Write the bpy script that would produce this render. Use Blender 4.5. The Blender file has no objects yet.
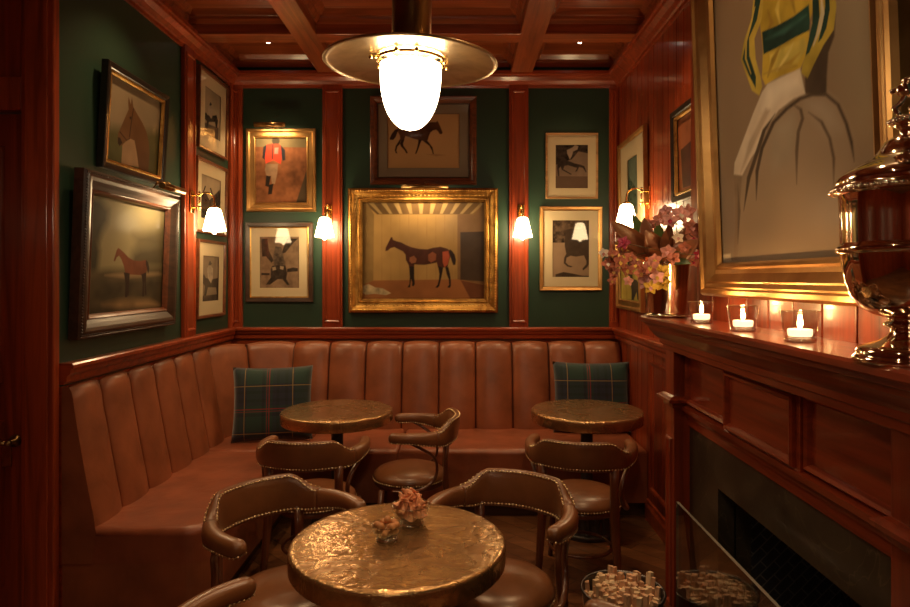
import bpy, bmesh, math, random
import numpy as np
from mathutils import Vector, Matrix
from mathutils.geometry import tessellate_polygon
R = math.radians
PI = math.pi
random.seed(7)
sc = bpy.context.scene
COL = sc.collection
F, CX, CY, CZ = 630.0, 462.0, 278.0, 1.6      # focal length in px, principal point, eye height
TAN = Vector

# ------------------------------------------------------------------ materials
def new_mat(name):
    m = bpy.data.materials.new(name); m.use_nodes = True
    nt = m.node_tree; b = nt.nodes['Principled BSDF']
    return m, nt, b
def setp(b, **k):
    names = dict(color='Base Color', rough='Roughness', metal='Metallic', coat='Coat Weight', coatr='Coat Roughness',
                 trans='Transmission Weight', ior='IOR', emit='Emission Color', es='Emission Strength', spec='Specular IOR Level',
                 sheen='Sheen Weight', sss='Subsurface Weight')
    for a, v in k.items():
        s = b.inputs[names[a]]
        if a in ('color', 'emit'): s.default_value = (*v, 1)
        else: s.default_value = v
def noise(nt, scale=5, detail=4, stretch=(1,1,1), dist=0.0, rot=(0,0,0), coord='Object'):
    tc = nt.nodes.new('ShaderNodeTexCoord'); mp = nt.nodes.new('ShaderNodeMapping')
    mp.inputs['Scale'].default_value = stretch; mp.inputs['Rotation'].default_value = rot
    n = nt.nodes.new('ShaderNodeTexNoise'); n.inputs['Scale'].default_value = scale
    n.inputs['Detail'].default_value = detail; n.inputs['Distortion'].default_value = dist
    nt.links.new(tc.outputs[coord], mp.inputs['Vector']); nt.links.new(mp.outputs['Vector'], n.inputs['Vector'])
    return n
def ramp(nt, src, stops, interp='LINEAR'):
    r = nt.nodes.new('ShaderNodeValToRGB'); cr = r.color_ramp; cr.interpolation = interp
    while len(cr.elements) < len(stops): cr.elements.new(0.5)
    for e, (p, c) in zip(cr.elements, stops):
        e.position = p; e.color = (*c, 1)
    nt.links.new(src, r.inputs['Fac']); return r
def bump(nt, b, src, strength=.2, dist=.01):
    bp = nt.nodes.new('ShaderNodeBump'); bp.inputs['Strength'].default_value = strength
    bp.inputs['Distance'].default_value = dist
    nt.links.new(src, bp.inputs['Height']); nt.links.new(bp.outputs['Normal'], b.inputs['Normal'])
    return bp
def sc3(c, k): return tuple(x*k for x in c)

def wood(name, axis, base, rough=.32, coat=.5, coatr=.12, contrast=.45, scale=1.0):
    m, nt, b = new_mat(name)
    st = {'X': (.55, 9, 9), 'Y': (9, .55, 9), 'Z': (9, 9, .55)}[axis]
    st = tuple(s*scale for s in st)
    n = noise(nt, 2.2, 6, st, 1.2)
    r = ramp(nt, n.outputs['Fac'], [(.28, sc3(base, 1-contrast)), (.5, base), (.62, sc3(base, 1+contrast*.6)), (.8, sc3(base, 1-contrast*.5))])
    big = noise(nt, 1.1, 2, tuple(s*.25 for s in st), .4)
    mx = nt.nodes.new('ShaderNodeMixRGB'); mx.blend_type = 'MULTIPLY'; mx.inputs['Fac'].default_value = .55
    r2 = ramp(nt, big.outputs['Fac'], [(.3, (.55, .5, .5)), (.7, (1.15, 1.15, 1.1))])
    nt.links.new(r.outputs['Color'], mx.inputs[1]); nt.links.new(r2.outputs['Color'], mx.inputs[2])
    nt.links.new(mx.outputs['Color'], b.inputs['Base Color'])
    setp(b, rough=rough, coat=coat, coatr=coatr)
    bump(nt, b, n.outputs['Fac'], .06, .004)
    return m
PINE = (.34, .054, .014)
WX, WY, WZ = [wood('varnished_pine_'+a, a, PINE) for a in 'XYZ']
CEILC = (.36, .085, .022)
CWX, CWY = [wood('ceiling_pine_'+a, a, CEILC, rough=.35, coat=.6, coatr=.15) for a in 'XY']
MAH = (.31, .046, .013)
MX_, MY_, MZ_ = [wood('mantel_pine_'+a, a, MAH, rough=.28, coat=.7, coatr=.09) for a in 'XYZ']
CHW = wood('chair_walnut', 'Z', (.14, .042, .016), rough=.3, coat=.5, coatr=.15)

def leather(name, base, rough=.38, fine=160, wr=.25, coat=.15):
    m, nt, b = new_mat(name)
    n = noise(nt, 6, 4, (1,1,1), .3)
    r = ramp(nt, n.outputs['Fac'], [(.3, sc3(base, .72)), (.55, base), (.75, sc3(base, 1.22))])
    nt.links.new(r.outputs['Color'], b.inputs['Base Color'])
    setp(b, rough=rough, coat=coat, coatr=.25)
    v = noise(nt, fine, 3); w = noise(nt, 7, 3, (1,1,1), 1.0)
    ad = nt.nodes.new('ShaderNodeMath'); ad.operation = 'MULTIPLY_ADD'; ad.inputs[1].default_value = .12
    nt.links.new(v.outputs['Fac'], ad.inputs[0]); nt.links.new(w.outputs['Fac'], ad.inputs[2])
    bump(nt, b, ad.outputs[0], wr, .012)
    return m
L_BANQ = leather('chestnut_leather', (.31, .096, .040), .38, coat=.12)
L_SEAT = leather('chestnut_seat_leather', (.31, .088, .040), .37, wr=.3, coat=.2)
L_CHAIR = leather('brown_leather', (.23, .087, .032), .32, wr=.18, coat=.4)

def metal(name, col, rough, bs=0, bscale=20, bd=.01, patina=None):
    m, nt, b = new_mat(name); setp(b, color=col, metal=1.0, rough=rough)
    if bs:
        n = noise(nt, bscale, 4); bump(nt, b, n.outputs['Fac'], bs, bd)
    if patina:
        n2 = noise(nt, patina[1], 6, (1,1,1), .8)
        r = ramp(nt, n2.outputs['Fac'], [(.35, patina[0]), (.6, col)])
        nt.links.new(r.outputs['Color'], b.inputs['Base Color'])
    return m
BRASS = metal('polished_brass', (.83, .56, .22), .16)
BRASS_OLD = metal('aged_brass', (.50, .33, .14), .30, .1, 30, .003, ((.28, .17, .07), 12))
HOUSING = metal('bronze_housing', (.34, .20, .10), .32)
SILVER = metal('polished_silver', (.92, .81, .66), .07)
VASEM = metal('brushed_silver', (.92, .80, .62), .14)
GILT = metal('gilded_wood', (.78, .47, .13), .36, .35, 60, .004, ((.42, .22, .06), 9))
GILT_SOFT = metal('satin_gilt', (.60, .35, .13), .42, .1, 12, .004, ((.42, .22, .075), 4))
DISC = metal('disc_brass', (.60, .47, .28), .3, .1, 30, .003, ((.44, .33, .18), 12))
NAIL = metal('brass_nail', (.88, .70, .42), .33)
PAIL = metal('dark_pail_metal', (.16, .15, .15), .35)

def hammered():
    m, nt, b = new_mat('hammered_brass')
    setp(b, metal=.82, rough=.2)
    n = noise(nt, 6, 5, (1,1,1), 1.2)
    r = ramp(nt, n.outputs['Fac'], [(.3, (.36, .20, .09)), (.5, (.52, .32, .145)), (.7, (.64, .42, .21))])
    nt.links.new(r.outputs['Color'], b.inputs['Base Color'])
    rr = ramp(nt, n.outputs['Fac'], [(.3, (.32,)*3), (.7, (.19,)*3)]); nt.links.new(rr.outputs['Color'], b.inputs['Roughness'])
    n2 = noise(nt, 24, 2.5, (1,1.4,1), .6); n3 = noise(nt, 80, 2)
    ad = nt.nodes.new('ShaderNodeMath'); ad.operation = 'MULTIPLY_ADD'; ad.inputs[1].default_value = .12
    nt.links.new(n3.outputs['Fac'], ad.inputs[0]); nt.links.new(n2.outputs['Fac'], ad.inputs[2])
    bump(nt, b, ad.outputs[0], .34, .014)
    return m
HAMMER = hammered()

def plain(name, col, rough=.6, var=.25, scale=20, coat=0, coatr=.1, bs=0):
    m, nt, b = new_mat(name)
    n = noise(nt, scale, 4)
    r = ramp(nt, n.outputs['Fac'], [(.3, sc3(col, 1-var)), (.7, sc3(col, 1+var))])
    nt.links.new(r.outputs['Color'], b.inputs['Base Color'])
    setp(b, rough=rough, coat=coat, coatr=coatr)
    if bs: bump(nt, b, n.outputs['Fac'], bs, .005)
    return m
IRON = plain('black_iron', (.03, .026, .024), .4, .3, 40, .3, .2, .2)
GREEN = plain('dark_green_paint', (.022, .054, .032), .42, .06, 3, bs=.04)
BLACKF = plain('black_frame_lacquer', (.022, .016, .013), .3, .2, 10, .3)
DARKF = wood('dark_frame_wood', 'X', (.060, .028, .016), rough=.35, coat=.3, coatr=.25)
BROWNF = wood('brown_frame_wood', 'X', (.18, .055, .020), rough=.3, coat=.5)
LIGHTF = wood('light_frame_wood', 'X', (.50, .27, .11), rough=.35, coat=.3)
MAT_CREAM = plain('cream_mount_board', (.62, .50, .30), .5, .04, 4, .9, .04)
MAT_GREY = plain('grey_mount_board', (.20, .155, .10), .5, .04, 4, .9, .05)
SLATE = None
def slate():
    m, nt, b = new_mat('dark_slate')
    n = noise(nt, 4, 6, (1,1,1), 1.5); n2 = noise(nt, 2.2, 3, (1,1,1), 3.5)
    r = ramp(nt, n.outputs['Fac'], [(.3, (.036, .028, .018)), (.7, (.085, .066, .042))])
    v = ramp(nt, n2.outputs['Fac'], [(.49, (0,0,0)), (.5, (.35,.35,.35)), (.51, (0,0,0))])
    mx = nt.nodes.new('ShaderNodeMixRGB'); mx.inputs[2].default_value = (.22, .17, .10, 1)
    nt.links.new(v.outputs['Color'], mx.inputs['Fac']); nt.links.new(r.outputs['Color'], mx.inputs[1])
    nt.links.new(mx.outputs['Color'], b.inputs['Base Color']); setp(b, rough=.3)
    return m
SLATE = slate()
def brick_mat():
    m, nt, b = new_mat('sooty_firebrick')
    tc = nt.nodes.new('ShaderNodeTexCoord'); sp = nt.nodes.new('ShaderNodeSeparateXYZ'); cb = nt.nodes.new('ShaderNodeCombineXYZ')
    ad = nt.nodes.new('ShaderNodeMath'); nt.links.new(tc.outputs['Object'], sp.inputs[0]); nt.links.new(sp.outputs['X'], ad.inputs[0]); nt.links.new(sp.outputs['Y'], ad.inputs[1])
    nt.links.new(ad.outputs[0], cb.inputs['X']); nt.links.new(sp.outputs['Z'], cb.inputs['Y'])
    mp2 = nt.nodes.new('ShaderNodeMapping'); mp2.inputs['Rotation'].default_value = (0, 0, -PI/4)
    br = nt.nodes.new('ShaderNodeTexBrick'); br.inputs['Scale'].default_value = 7
    br.inputs['Color1'].default_value = (.030, .030, .040, 1); br.inputs['Color2'].default_value = (.045, .042, .050, 1)
    br.inputs['Mortar'].default_value = (.16, .15, .14, 1); br.inputs['Mortar Size'].default_value = .018
    nt.links.new(cb.outputs[0], mp2.inputs['Vector'])
    nt.links.new(mp2.outputs['Vector'], br.inputs['Vector']); nt.links.new(br.outputs['Color'], b.inputs['Base Color'])
    setp(b, rough=.8); bump(nt, b, br.outputs['Fac'], -.4, .01)
    return m
BRICK = brick_mat()
def floor_mat():
    m, nt, b = new_mat('parquet_floor')
    tc = nt.nodes.new('ShaderNodeTexCoord'); mp = nt.nodes.new('ShaderNodeMapping')
    mp.inputs['Rotation'].default_value = (0, 0, PI/4)
    br = nt.nodes.new('ShaderNodeTexBrick'); br.inputs['Scale'].default_value = 1.0
    br.inputs['Brick Width'].default_value = .6; br.inputs['Row Height'].default_value = .11
    br.inputs['Mortar Size'].default_value = .002
    br.inputs['Color1'].default_value = (.13, .050, .020, 1); br.inputs['Color2'].default_value = (.24, .10, .04, 1)
    br.inputs['Mortar'].default_value = (.02, .01, .006, 1)
    nt.links.new(tc.outputs['Object'], mp.inputs['Vector']); nt.links.new(mp.outputs['Vector'], br.inputs['Vector'])
    n = noise(nt, 2.5, 5, (1, 12, 1), .8, (0, 0, PI/4))
    r = ramp(nt, n.outputs['Fac'], [(.3, (.6,)*3), (.7, (1.2,)*3)])
    mx = nt.nodes.new('ShaderNodeMixRGB'); mx.blend_type = 'MULTIPLY'; mx.inputs['Fac'].default_value = .8
    nt.links.new(br.outputs['Color'], mx.inputs[1]); nt.links.new(r.outputs['Color'], mx.inputs[2])
    nt.links.new(mx.outputs['Color'], b.inputs['Base Color']); setp(b, rough=.33, coat=.3, coatr=.2)
    return m
FLOORM = floor_mat()
def tartan():
    m, nt, b = new_mat('green_tartan_wool')
    tc = nt.nodes.new('ShaderNodeTexCoord'); sp = nt.nodes.new('ShaderNodeSeparateXYZ')
    nt.links.new(tc.outputs['Object'], sp.inputs[0])
    def M(op, a, c=None):
        n = nt.nodes.new('ShaderNodeMath'); n.operation = op
        if hasattr(a, 'links'): nt.links.new(a, n.inputs[0])
        else: n.inputs[0].default_value = a
        if c is not None:
            if hasattr(c, 'links'): nt.links.new(c, n.inputs[1])
            else: n.inputs[1].default_value = c
        return n.outputs[0]
    cols = []
    masks = []
    for ax, off in (('X', .37), ('Z', .62)):
        u = M('FRACT', M('ADD', M('MULTIPLY', sp.outputs[ax], 3.1), off+5))
        N_, G_, D_ = (.020, .026, .050), (.018, .052, .042), (.012, .018, .024)
        c = ramp(nt, u, [(0, G_), (.16, D_), (.22, G_), (.38, N_), (.46, D_), (.52, N_), (.64, D_), (.70, N_), (.84, G_)], 'CONSTANT')
        cols.append(c.outputs['Color'])
        rd = M('LESS_THAN', M('ABSOLUTE', M('SUBTRACT', u, .31)), .011)
        rd2 = M('LESS_THAN', M('ABSOLUTE', M('SUBTRACT', u, .26)), .006)
        yl = M('LESS_THAN', M('ABSOLUTE', M('SUBTRACT', u, .80)), .008)
        masks.append((M('MAXIMUM', rd, rd2), yl))
    mx = nt.nodes.new('ShaderNodeMixRGB'); mx.inputs['Fac'].default_value = .5
    nt.links.new(cols[0], mx.inputs[1]); nt.links.new(cols[1], mx.inputs[2]); cur = mx.outputs['Color']
    for rd, yl in masks:
        for msk, c in ((rd, (.30, .020, .025)), (yl, (.38, .26, .07))):
            k = nt.nodes.new('ShaderNodeMixRGB'); k.inputs[2].default_value = (*c, 1)
            f = M('MULTIPLY', msk, .7); nt.links.new(f, k.inputs['Fac']); nt.links.new(cur, k.inputs[1]); cur = k.outputs['Color']
    nt.links.new(cur, b.inputs['Base Color']); setp(b, rough=.85, sheen=.3)
    n = noise(nt, 300, 2); bump(nt, b, n.outputs['Fac'], .3, .002)
    return m
TARTAN = tartan()
def emis(name, col, s, base=(.9,.88,.82)):
    m, nt, b = new_mat(name); setp(b, color=base, emit=col, es=s, rough=.25, coat=.5); return m
GLOBE = emis('opal_globe_lit', (1.0, .78, .50), 10)
SHADE = emis('opal_shade_lit', (1.0, .70, .36), 17)
SPOTM = emis('downlight_lit', (1, .9, .75), 14)
FLAME = emis('candle_flame', (1, .62, .25), 60)
WAX = emis('glowing_wax', (1, .66, .32), 1.6, (.9, .8, .6))
TUBEM = emis('picture_lamp_lit', (1, .78, .45), 9)
def glass_mat(name, col=(1,1,1), f0=.05):
    m = bpy.data.materials.new(name); m.use_nodes = True; nt = m.node_tree; nt.nodes.clear()
    out = nt.nodes.new('ShaderNodeOutputMaterial'); mix = nt.nodes.new('ShaderNodeMixShader')
    tr = nt.nodes.new('ShaderNodeBsdfTransparent'); tr.inputs[0].default_value = (*col, 1)
    gl = nt.nodes.new('ShaderNodeBsdfGlossy'); gl.inputs['Roughness'].default_value = .01
    lw = nt.nodes.new('ShaderNodeLayerWeight'); lw.inputs['Blend'].default_value = .5
    pw = nt.nodes.new('ShaderNodeMath'); pw.operation = 'POWER'; pw.inputs[1].default_value = 4
    ma = nt.nodes.new('ShaderNodeMath'); ma.operation = 'MULTIPLY_ADD'; ma.inputs[1].default_value = 1-f0; ma.inputs[2].default_value = f0
    nt.links.new(lw.outputs['Facing'], pw.inputs[0]); nt.links.new(pw.outputs[0], ma.inputs[0]); nt.links.new(ma.outputs[0], mix.inputs[0])
    nt.links.new(tr.outputs[0], mix.inputs[1]); nt.links.new(gl.outputs[0], mix.inputs[2]); nt.links.new(mix.outputs[0], out.inputs[0])
    return m
GLASS = glass_mat('clear_glass', (.95, .95, .93), .09)
GLASSR = glass_mat('thick_glass', (.92, .90, .85), .38)
SCREEN = glass_mat('smoky_glass', (.86, .84, .80), .14)

GEDGE = plain('polished_glass_edge', (.30, .27, .22), .2, .1, 10, .8)
# ------------------------------------------------------------------ mesh helpers
class MB:
    def __init__(s): s.v, s.f, s.m, s.sm = [], [], [], []
    def add(s, vs, fs, mi=0, smooth=False):
        o = len(s.v); s.v += [Vector(v) for v in vs]
        for f in fs: s.f.append([i+o for i in f]); s.m.append(mi); s.sm.append(smooth)
    def box(s, x0, x1, y0, y1, z0, z1, mi=0, bev=0.0):
        if bev:
            bm = bmesh.new(); bmesh.ops.create_cube(bm, size=1)
            for v in bm.verts: v.co = Vector(((x0+x1)/2+v.co.x*(x1-x0), (y0+y1)/2+v.co.y*(y1-y0), (z0+z1)/2+v.co.z*(z1-z0)))
            bmesh.ops.bevel(bm, geom=bm.edges[:], offset=bev, segments=2, affect='EDGES', profile=.5)
            s.bm(bm, mi); return
        s.add([(x0,y0,z0),(x1,y0,z0),(x1,y1,z0),(x0,y1,z0),(x0,y0,z1),(x1,y0,z1),(x1,y1,z1),(x0,y1,z1)],
              [(3,2,1,0),(4,5,6,7),(0,1,5,4),(1,2,6,5),(2,3,7,6),(3,0,4,7)], mi)
    def bm(s, bm, mi=0, smooth=False, mat=None):
        bm.verts.index_update(); bm.normal_update()
        s.add([(mat @ v.co) if mat else v.co.copy() for v in bm.verts], [[v.index for v in f.verts] for f in bm.faces], mi, smooth)
        bm.free()
    def lathe(s, prof, c=(0,0,0), n=32, mi=0, mat=None, smooth=True, cap=True, sx=1, sy=1):
        vs, fs = [], []
        c = Vector(c)
        for r, z in prof:
            for i in range(n):
                a = 2*PI*i/n; p = Vector((r*math.cos(a)*sx, r*math.sin(a)*sy, z))
                vs.append((mat @ p if mat else p) + c)
        for j in range(len(prof)-1):
            for i in range(n):
                k = (i+1) % n
                fs.append((j*n+i, j*n+k, (j+1)*n+k, (j+1)*n+i))
        s.add(vs, fs, mi, smooth)
        if cap:
            o = len(s.v)-len(vs)
            for j, flip in ((0, True), (len(prof)-1, False)):
                if prof[j][0] > 1e-5:
                    idx = [o+j*n+i for i in range(n)]
                    s.f.append(idx[::-1] if flip else idx); s.m.append(mi); s.sm.append(False)
    def tube(s, pts, rad, n=8, mi=0, smooth=True, flat=None, up=None):
        pts = [Vector(p) for p in pts]; N = len(pts)
        rad = rad if isinstance(rad, (list, tuple)) else [rad]*N
        vs, fs = [], []; prev = up
        for i, p in enumerate(pts):
            t = (pts[min(i+1, N-1)]-pts[max(i-1, 0)]).normalized()
            if prev is None: prev = Vector((0,0,1)) if abs(t.z) < .9 else Vector((1,0,0))
            a = (prev - t*prev.dot(t)).normalized(); b_ = t.cross(a); prev = a
            ra, rb = rad[i], rad[i]
            if flat: ra, rb = rad[i]*flat[0], rad[i]*flat[1]
            for k in range(n):
                an = 2*PI*k/n; vs.append(p + a*math.cos(an)*ra + b_*math.sin(an)*rb)
        for i in range(N-1):
            for k in range(n):
                q = (k+1) % n
                fs.append((i*n+k, i*n+q, (i+1)*n+q, (i+1)*n+k))
        fs.append(tuple(range(n))[::-1]); fs.append(tuple((N-1)*n+k for k in range(n)))
        s.add(vs, fs, mi, smooth)
    def ball(s, c, r, mi=0, sub=1, sxyz=(1,1,1), smooth=True):
        bm = bmesh.new(); bmesh.ops.create_icosphere(bm, subdivisions=sub, radius=r)
        for v in bm.verts: v.co = Vector((v.co.x*sxyz[0], v.co.y*sxyz[1], v.co.z*sxyz[2])) + Vector(c)
        s.bm(bm, mi, smooth)
    def ring(s, w, h, prof, mi=0, c=(0, 0), closed_back=False):
        """rectangular picture-frame ring in XZ, depth towards -Y; prof = [(inset, depth)]"""
        vs, fs = [], []
        for t, d in prof:
            a, b_ = w/2-t, h/2-t
            for sx, sz in ((-1,-1),(1,-1),(1,1),(-1,1)): vs.append((c[0]+sx*a, -d, c[1]+sz*b_))
        for j in range(len(prof)-1):
            for i in range(4):
                k = (i+1) % 4
                fs.append((j*4+i, j*4+k, (j+1)*4+k, (j+1)*4+i))
        s.add(vs, fs, mi)
    def prism(s, poly, z0, z1, mi=0):
        n = len(poly)
        vs = [(x, y, z0) for x, y in poly] + [(x, y, z1) for x, y in poly]
        fs = [tuple(range(n))[::-1], tuple(range(n, 2*n))] + [(i, (i+1) % n, n+(i+1) % n, n+i) for i in range(n)]
        s.add(vs, fs, mi)
    def build(s, name, mats, parent=None, origin=None, fixn=True, modifiers=None):
        me = bpy.data.meshes.new(name)
        vs = s.v
        if parent is None and origin is None:
            xs = [v.x for v in vs]; ys = [v.y for v in vs]; zs = [v.z for v in vs]
            origin = ((min(xs)+max(xs))/2, (min(ys)+max(ys))/2, min(zs))
        org = Vector(origin) if origin is not None else Vector((0,0,0))
        me.from_pydata([tuple(v-org) for v in vs], [], s.f)
        for i, p in enumerate(me.polygons): p.material_index = s.m[i]; p.use_smooth = s.sm[i]
        if not isinstance(mats, (list, tuple)): mats = [mats]
        for m in mats: me.materials.append(m)
        if fixn:
            bm = bmesh.new(); bm.from_mesh(me); bmesh.ops.recalc_face_normals(bm, faces=bm.faces); bm.to_mesh(me); bm.free()
        o = bpy.data.objects.new(name, me); COL.objects.link(o)
        o.location = org
        if parent is not None: o.parent = parent
        return o

def tag(o, label=None, cat=None, group=None, kind=None):
    if label: o['label'] = label
    if cat: o['category'] = cat
    if group: o['group'] = group
    if kind: o['kind'] = kind
    return o
def thing(name, label, cat, loc=(0,0,0), rz=0, group=None, rx=0):
    o = bpy.data.objects.new(name, None); COL.objects.link(o); o.empty_display_size = .05
    o.location = loc; o.rotation_euler = (rx, 0, rz)
    return tag(o, label, cat, group)
def struct(name, mb, mats):
    o = mb.build(name, mats); o['kind'] = 'structure'; return o
def dup(root, loc, rz=0, label=None, group=None, rx=0):
    kids = {}
    for o in bpy.data.objects:
        if o.parent: kids.setdefault(o.parent.name, []).append(o)
    def cp(o, par):
        c = o.copy(); COL.objects.link(c); c.parent = par
        for k in kids.get(o.name, []): cp(k, c)
        return c
    r = cp(root, None); r.location = loc; r.rotation_euler = (rx, 0, rz)
    if label: r['label'] = label
    if group: r['group'] = group
    return r
def P(px, py, Y): return Vector(((px-CX)*Y/F, Y, CZ-(py-CY)*Y/F))
def catmull(pts, n=6, closed=False):
    pts = [Vector(p) for p in pts]; out = []; N = len(pts)
    for i in range(N-1):
        p0 = pts[max(i-1, 0)]; p1 = pts[i]; p2 = pts[i+1]; p3 = pts[min(i+2, N-1)]
        for k in range(n):
            t = k/n
            out.append(.5*((2*p1)+(-p0+p2)*t+(2*p0-5*p1+4*p2-p3)*t*t+(-p0+3*p1-3*p2+p3)*t**3))
    out.append(pts[-1]); return out
def moulding(mb, path, prof, mi=0):
    """sweep closed profile [(offset to the right of travel, z)] along plan path with mitres"""
    n = len(path); rows = []
    P2 = [Vector(p) for p in path]
    for i in range(n):
        d0 = (P2[i]-P2[i-1]).normalized() if i > 0 else None
        d1 = (P2[i+1]-P2[i]).normalized() if i < n-1 else None
        r0 = Vector((d0.y, -d0.x)) if d0 else None; r1 = Vector((d1.y, -d1.x)) if d1 else None
        if r0 is None: mv = r1
        elif r1 is None: mv = r0
        else:
            mv = (r0+r1); mv = mv / (mv.dot(r1))
        rows.append([(P2[i].x+mv.x*o, P2[i].y+mv.y*o, z) for o, z in prof])
    m = len(prof); vs = [v for r in rows for v in r]; fs = []
    for i in range(n-1):
        for k in range(m):
            q = (k+1) % m; fs.append((i*m+k, i*m+q, (i+1)*m+q, (i+1)*m+k))
    fs.append(tuple(range(m))); fs.append(tuple((n-1)*m+k for k in range(m))[::-1])
    mb.add(vs, fs, mi)

# ------------------------------------------------------------------ room numbers
XL, XR, YB, YD = -1.83, 1.24, 5.0, 2.86
XF, YF = 1.021, 2.785           # face and far end of the chimney breast
XW, YN = -3.0, -2.6             # entrance side and rear of the room
ZC, ZP = 3.20, 3.34             # beam underside, coffer panel
RAIL0, RAIL1, CR0 = 1.125, 1.21, 3.12

m = MB(); m.box(XW-.1, XR+.5, YN-.1, YB+.1, -.05, 0); struct('floor', m, FLOORM)
m = MB(); m.box(XW-.1, XR+.3, YN-.1, YB+.1, ZP, ZP+.06); ceil = struct('ceiling', m, CWX)
m = MB(); m.box(XL-.1, XR+.1, YB, YB+.1, 0, ZP); struct('wall_back', m, GREEN)
m = MB(); m.box(XL-.1, XL, YD, YB, 0, ZP); struct('wall_left', m, GREEN)
m = MB(); m.box(XW-.1, XW, YN, YD, 0, ZP); struct('wall_entrance', m, WZ)
m = MB(); m.box(XW-.1, XF, YN-.1, YN, 0, ZP); struct('wall_rear', m, WZ)
# right wall: vertical boards with V grooves above and below the rail
m = MB(); y = YF-.25
m.box(XR+.012, XR+.1, y, YB, 0, ZP)
k = 0
while y < YB-.001:
    w = (.145, .10, .19, .12)[k % 4]; y2 = min(y+w, YB)
    m.box(XR, XR+.02, y+.003, y2-.003, 0, ZP, 0, .004); y = y2; k += 1
struct('wall_right', m, WZ)
# chimney breast: boarded, with the fire opening left free
m = MB()
FO0, FO1, FOZ = 1.45, 2.32, .825
m.box(XF, XR+.1, YN, 1.25, 0, ZP); m.box(XF+.0, XR+.1, FO1+.1, YF, 0, ZP); m.box(XF, XR+.1, 1.25, FO1+.1, 1.0, ZP)
y = 1.3
while y < YF-.02:
    y2 = min(y+.155, YF-.002); m.box(XF-.012, XF+.01, y+.003, y2-.003, 1.40, ZC, 0, .003); y = y2
m.box(XF-.012, XF+.01, YN, 1.297, 1.40, 1.56)
struct('wall_fireplace', m, WZ)
m = MB(); m.box(XF-.006, XF, YN, 1.30, 1.56, ZC); struct('trim_1', m, GREEN)   # painted panel beside the big portrait
# entrance end wall (faces the camera) with its cased door
m = MB(); m.box(XW, -2.80, YD, YD+.1, 0, ZP); m.box(-2.80, XL-.1, YD, YD+.1, 2.35, ZP); m.box(-1.97, XL-.1, YD, YD+.1, 0, 2.35)
m.box(XW, XL-.0005, YD-.012, YD, 2.35, ZP); m.box(-1.96, XL-.0005, YD-.012, YD, 0, 2.35)
struct('wall_entrance_end', m, WZ)
m = MB()
m.box(-1.965, XL+.012, YD-.055, YD-.012, 0, ZC, 0, .006); m.box(-1.945, XL-.012, YD-.064, YD-.054, 0, ZC, 0, .004)
m.box(-2.95, -1.965, YD-.05, YD-.012, 2.35, 2.5, 0, .006)
struct('trim_2', m, WZ)
d = MB(); d.box(-2.80, -1.97, YD+.005, YD+.045, 0, 2.345)
for z0, z1 in ((.2, .95), (1.12, 2.2)):
    for x0, x1 in ((-2.70, -2.45), (-2.35, -2.08)):
        mm = MB(); mm.ring(x1-x0, z1-z0, [(0, 0), (.008, .012), (.02, .008), (.03, 0)], 0, ((x0+x1)/2, (z0+z1)/2))
        d.add([v+Vector((0, YD+.005, 0)) for v in mm.v], mm.f)
door = struct('door_1', d, WZ)
Ld = door.location
h = MB()
hz = .86
h.box(-2.125, -2.045, YD-.003, YD+.005, hz-.115, hz-.02, 0, .002)
h.lathe([(.028, 0), (.028, .006), (.012, .01), (.010, .05)], (-2.03, YD+.005, hz), 16, mat=Matrix.Rotation(PI/2, 4, 'X'))
h.tube([(-2.03, YD-.04, hz), (-2.07, YD-.045, hz+.004), (-2.12, YD-.042, hz-.008), (-2.16, YD-.04, hz-.012)], [.011, .010, .009, .011], 10)
h.ball((-2.03, YD-.042, hz), .016, 0, 2)
ho = h.build('door_handle', BRASS_OLD, door, origin=Ld); ho.location = (0, 0, 0)

# crown, chair rail, baseboards
path = [(XW, YD-.012), (XL, YD-.012)]
mainpath = [(XL, YD), (XL, YB), (XR, YB), (XR, YF), (XF-.012, YF), (XF-.012, YN)]
crown = [(0, 3.105), (.016, 3.105), (.02, 3.122), (.032, 3.128), (.05, 3.15), (.078, 3.172), (.085, 3.186), (.10, 3.19), (.10, 3.215), (.0, 3.215)]
m = MB(); moulding(m, mainpath, crown); struct('trim_3', m, WX)
m = MB(); moulding(m, [(XW, YD-.012), (XL-.02, YD-.012)], crown); struct('trim_4', m, WX)
rail = [(0, 1.115), (.022, 1.115), (.022, 1.120), (.034, 1.126), (.036, 1.15), (.05, 1.165), (.052, 1.182), (.066, 1.19), (.066, 1.205), (.058, 1.212), (0, 1.212)]
m = MB(); moulding(m, [(XL, YD), (XL, YB), (XR, YB), (XR, YF+.0)], rail); struct('trim_5', m, WX)
m = MB(); moulding(m, [(XL, YD), (XL, YB), (XR-.001, YB)], [(0, 0), (.012, 0), (.012, 1.105), (0, 1.105)]); struct('trim_6', m, WX)
base = [(0, 0), (.022, 0), (.022, .09), (.014, .11), (.012, .13), (0, .135)]
m = MB(); moulding(m, [(XR-.0, 4.2), (XR-.0, YF)], base); struct('baseboard_right', m, WX)
m = MB()
for y0, y1 in ((3.70, 4.15), (3.15, 3.60)):
    for z0, z1 in ((.20, 1.06),):
        mm = MB(); mm.ring(y1-y0, z1-z0, [(0, 0), (.01, .014), (.025, .01), (.035, 0)], 0, ((y0+y1)/2, (z0+z1)/2))
        m.add([Vector((XR+v.y, v.x, v.z)) for v in mm.v], mm.f)
struct('trim_7', m, WZ)
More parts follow.
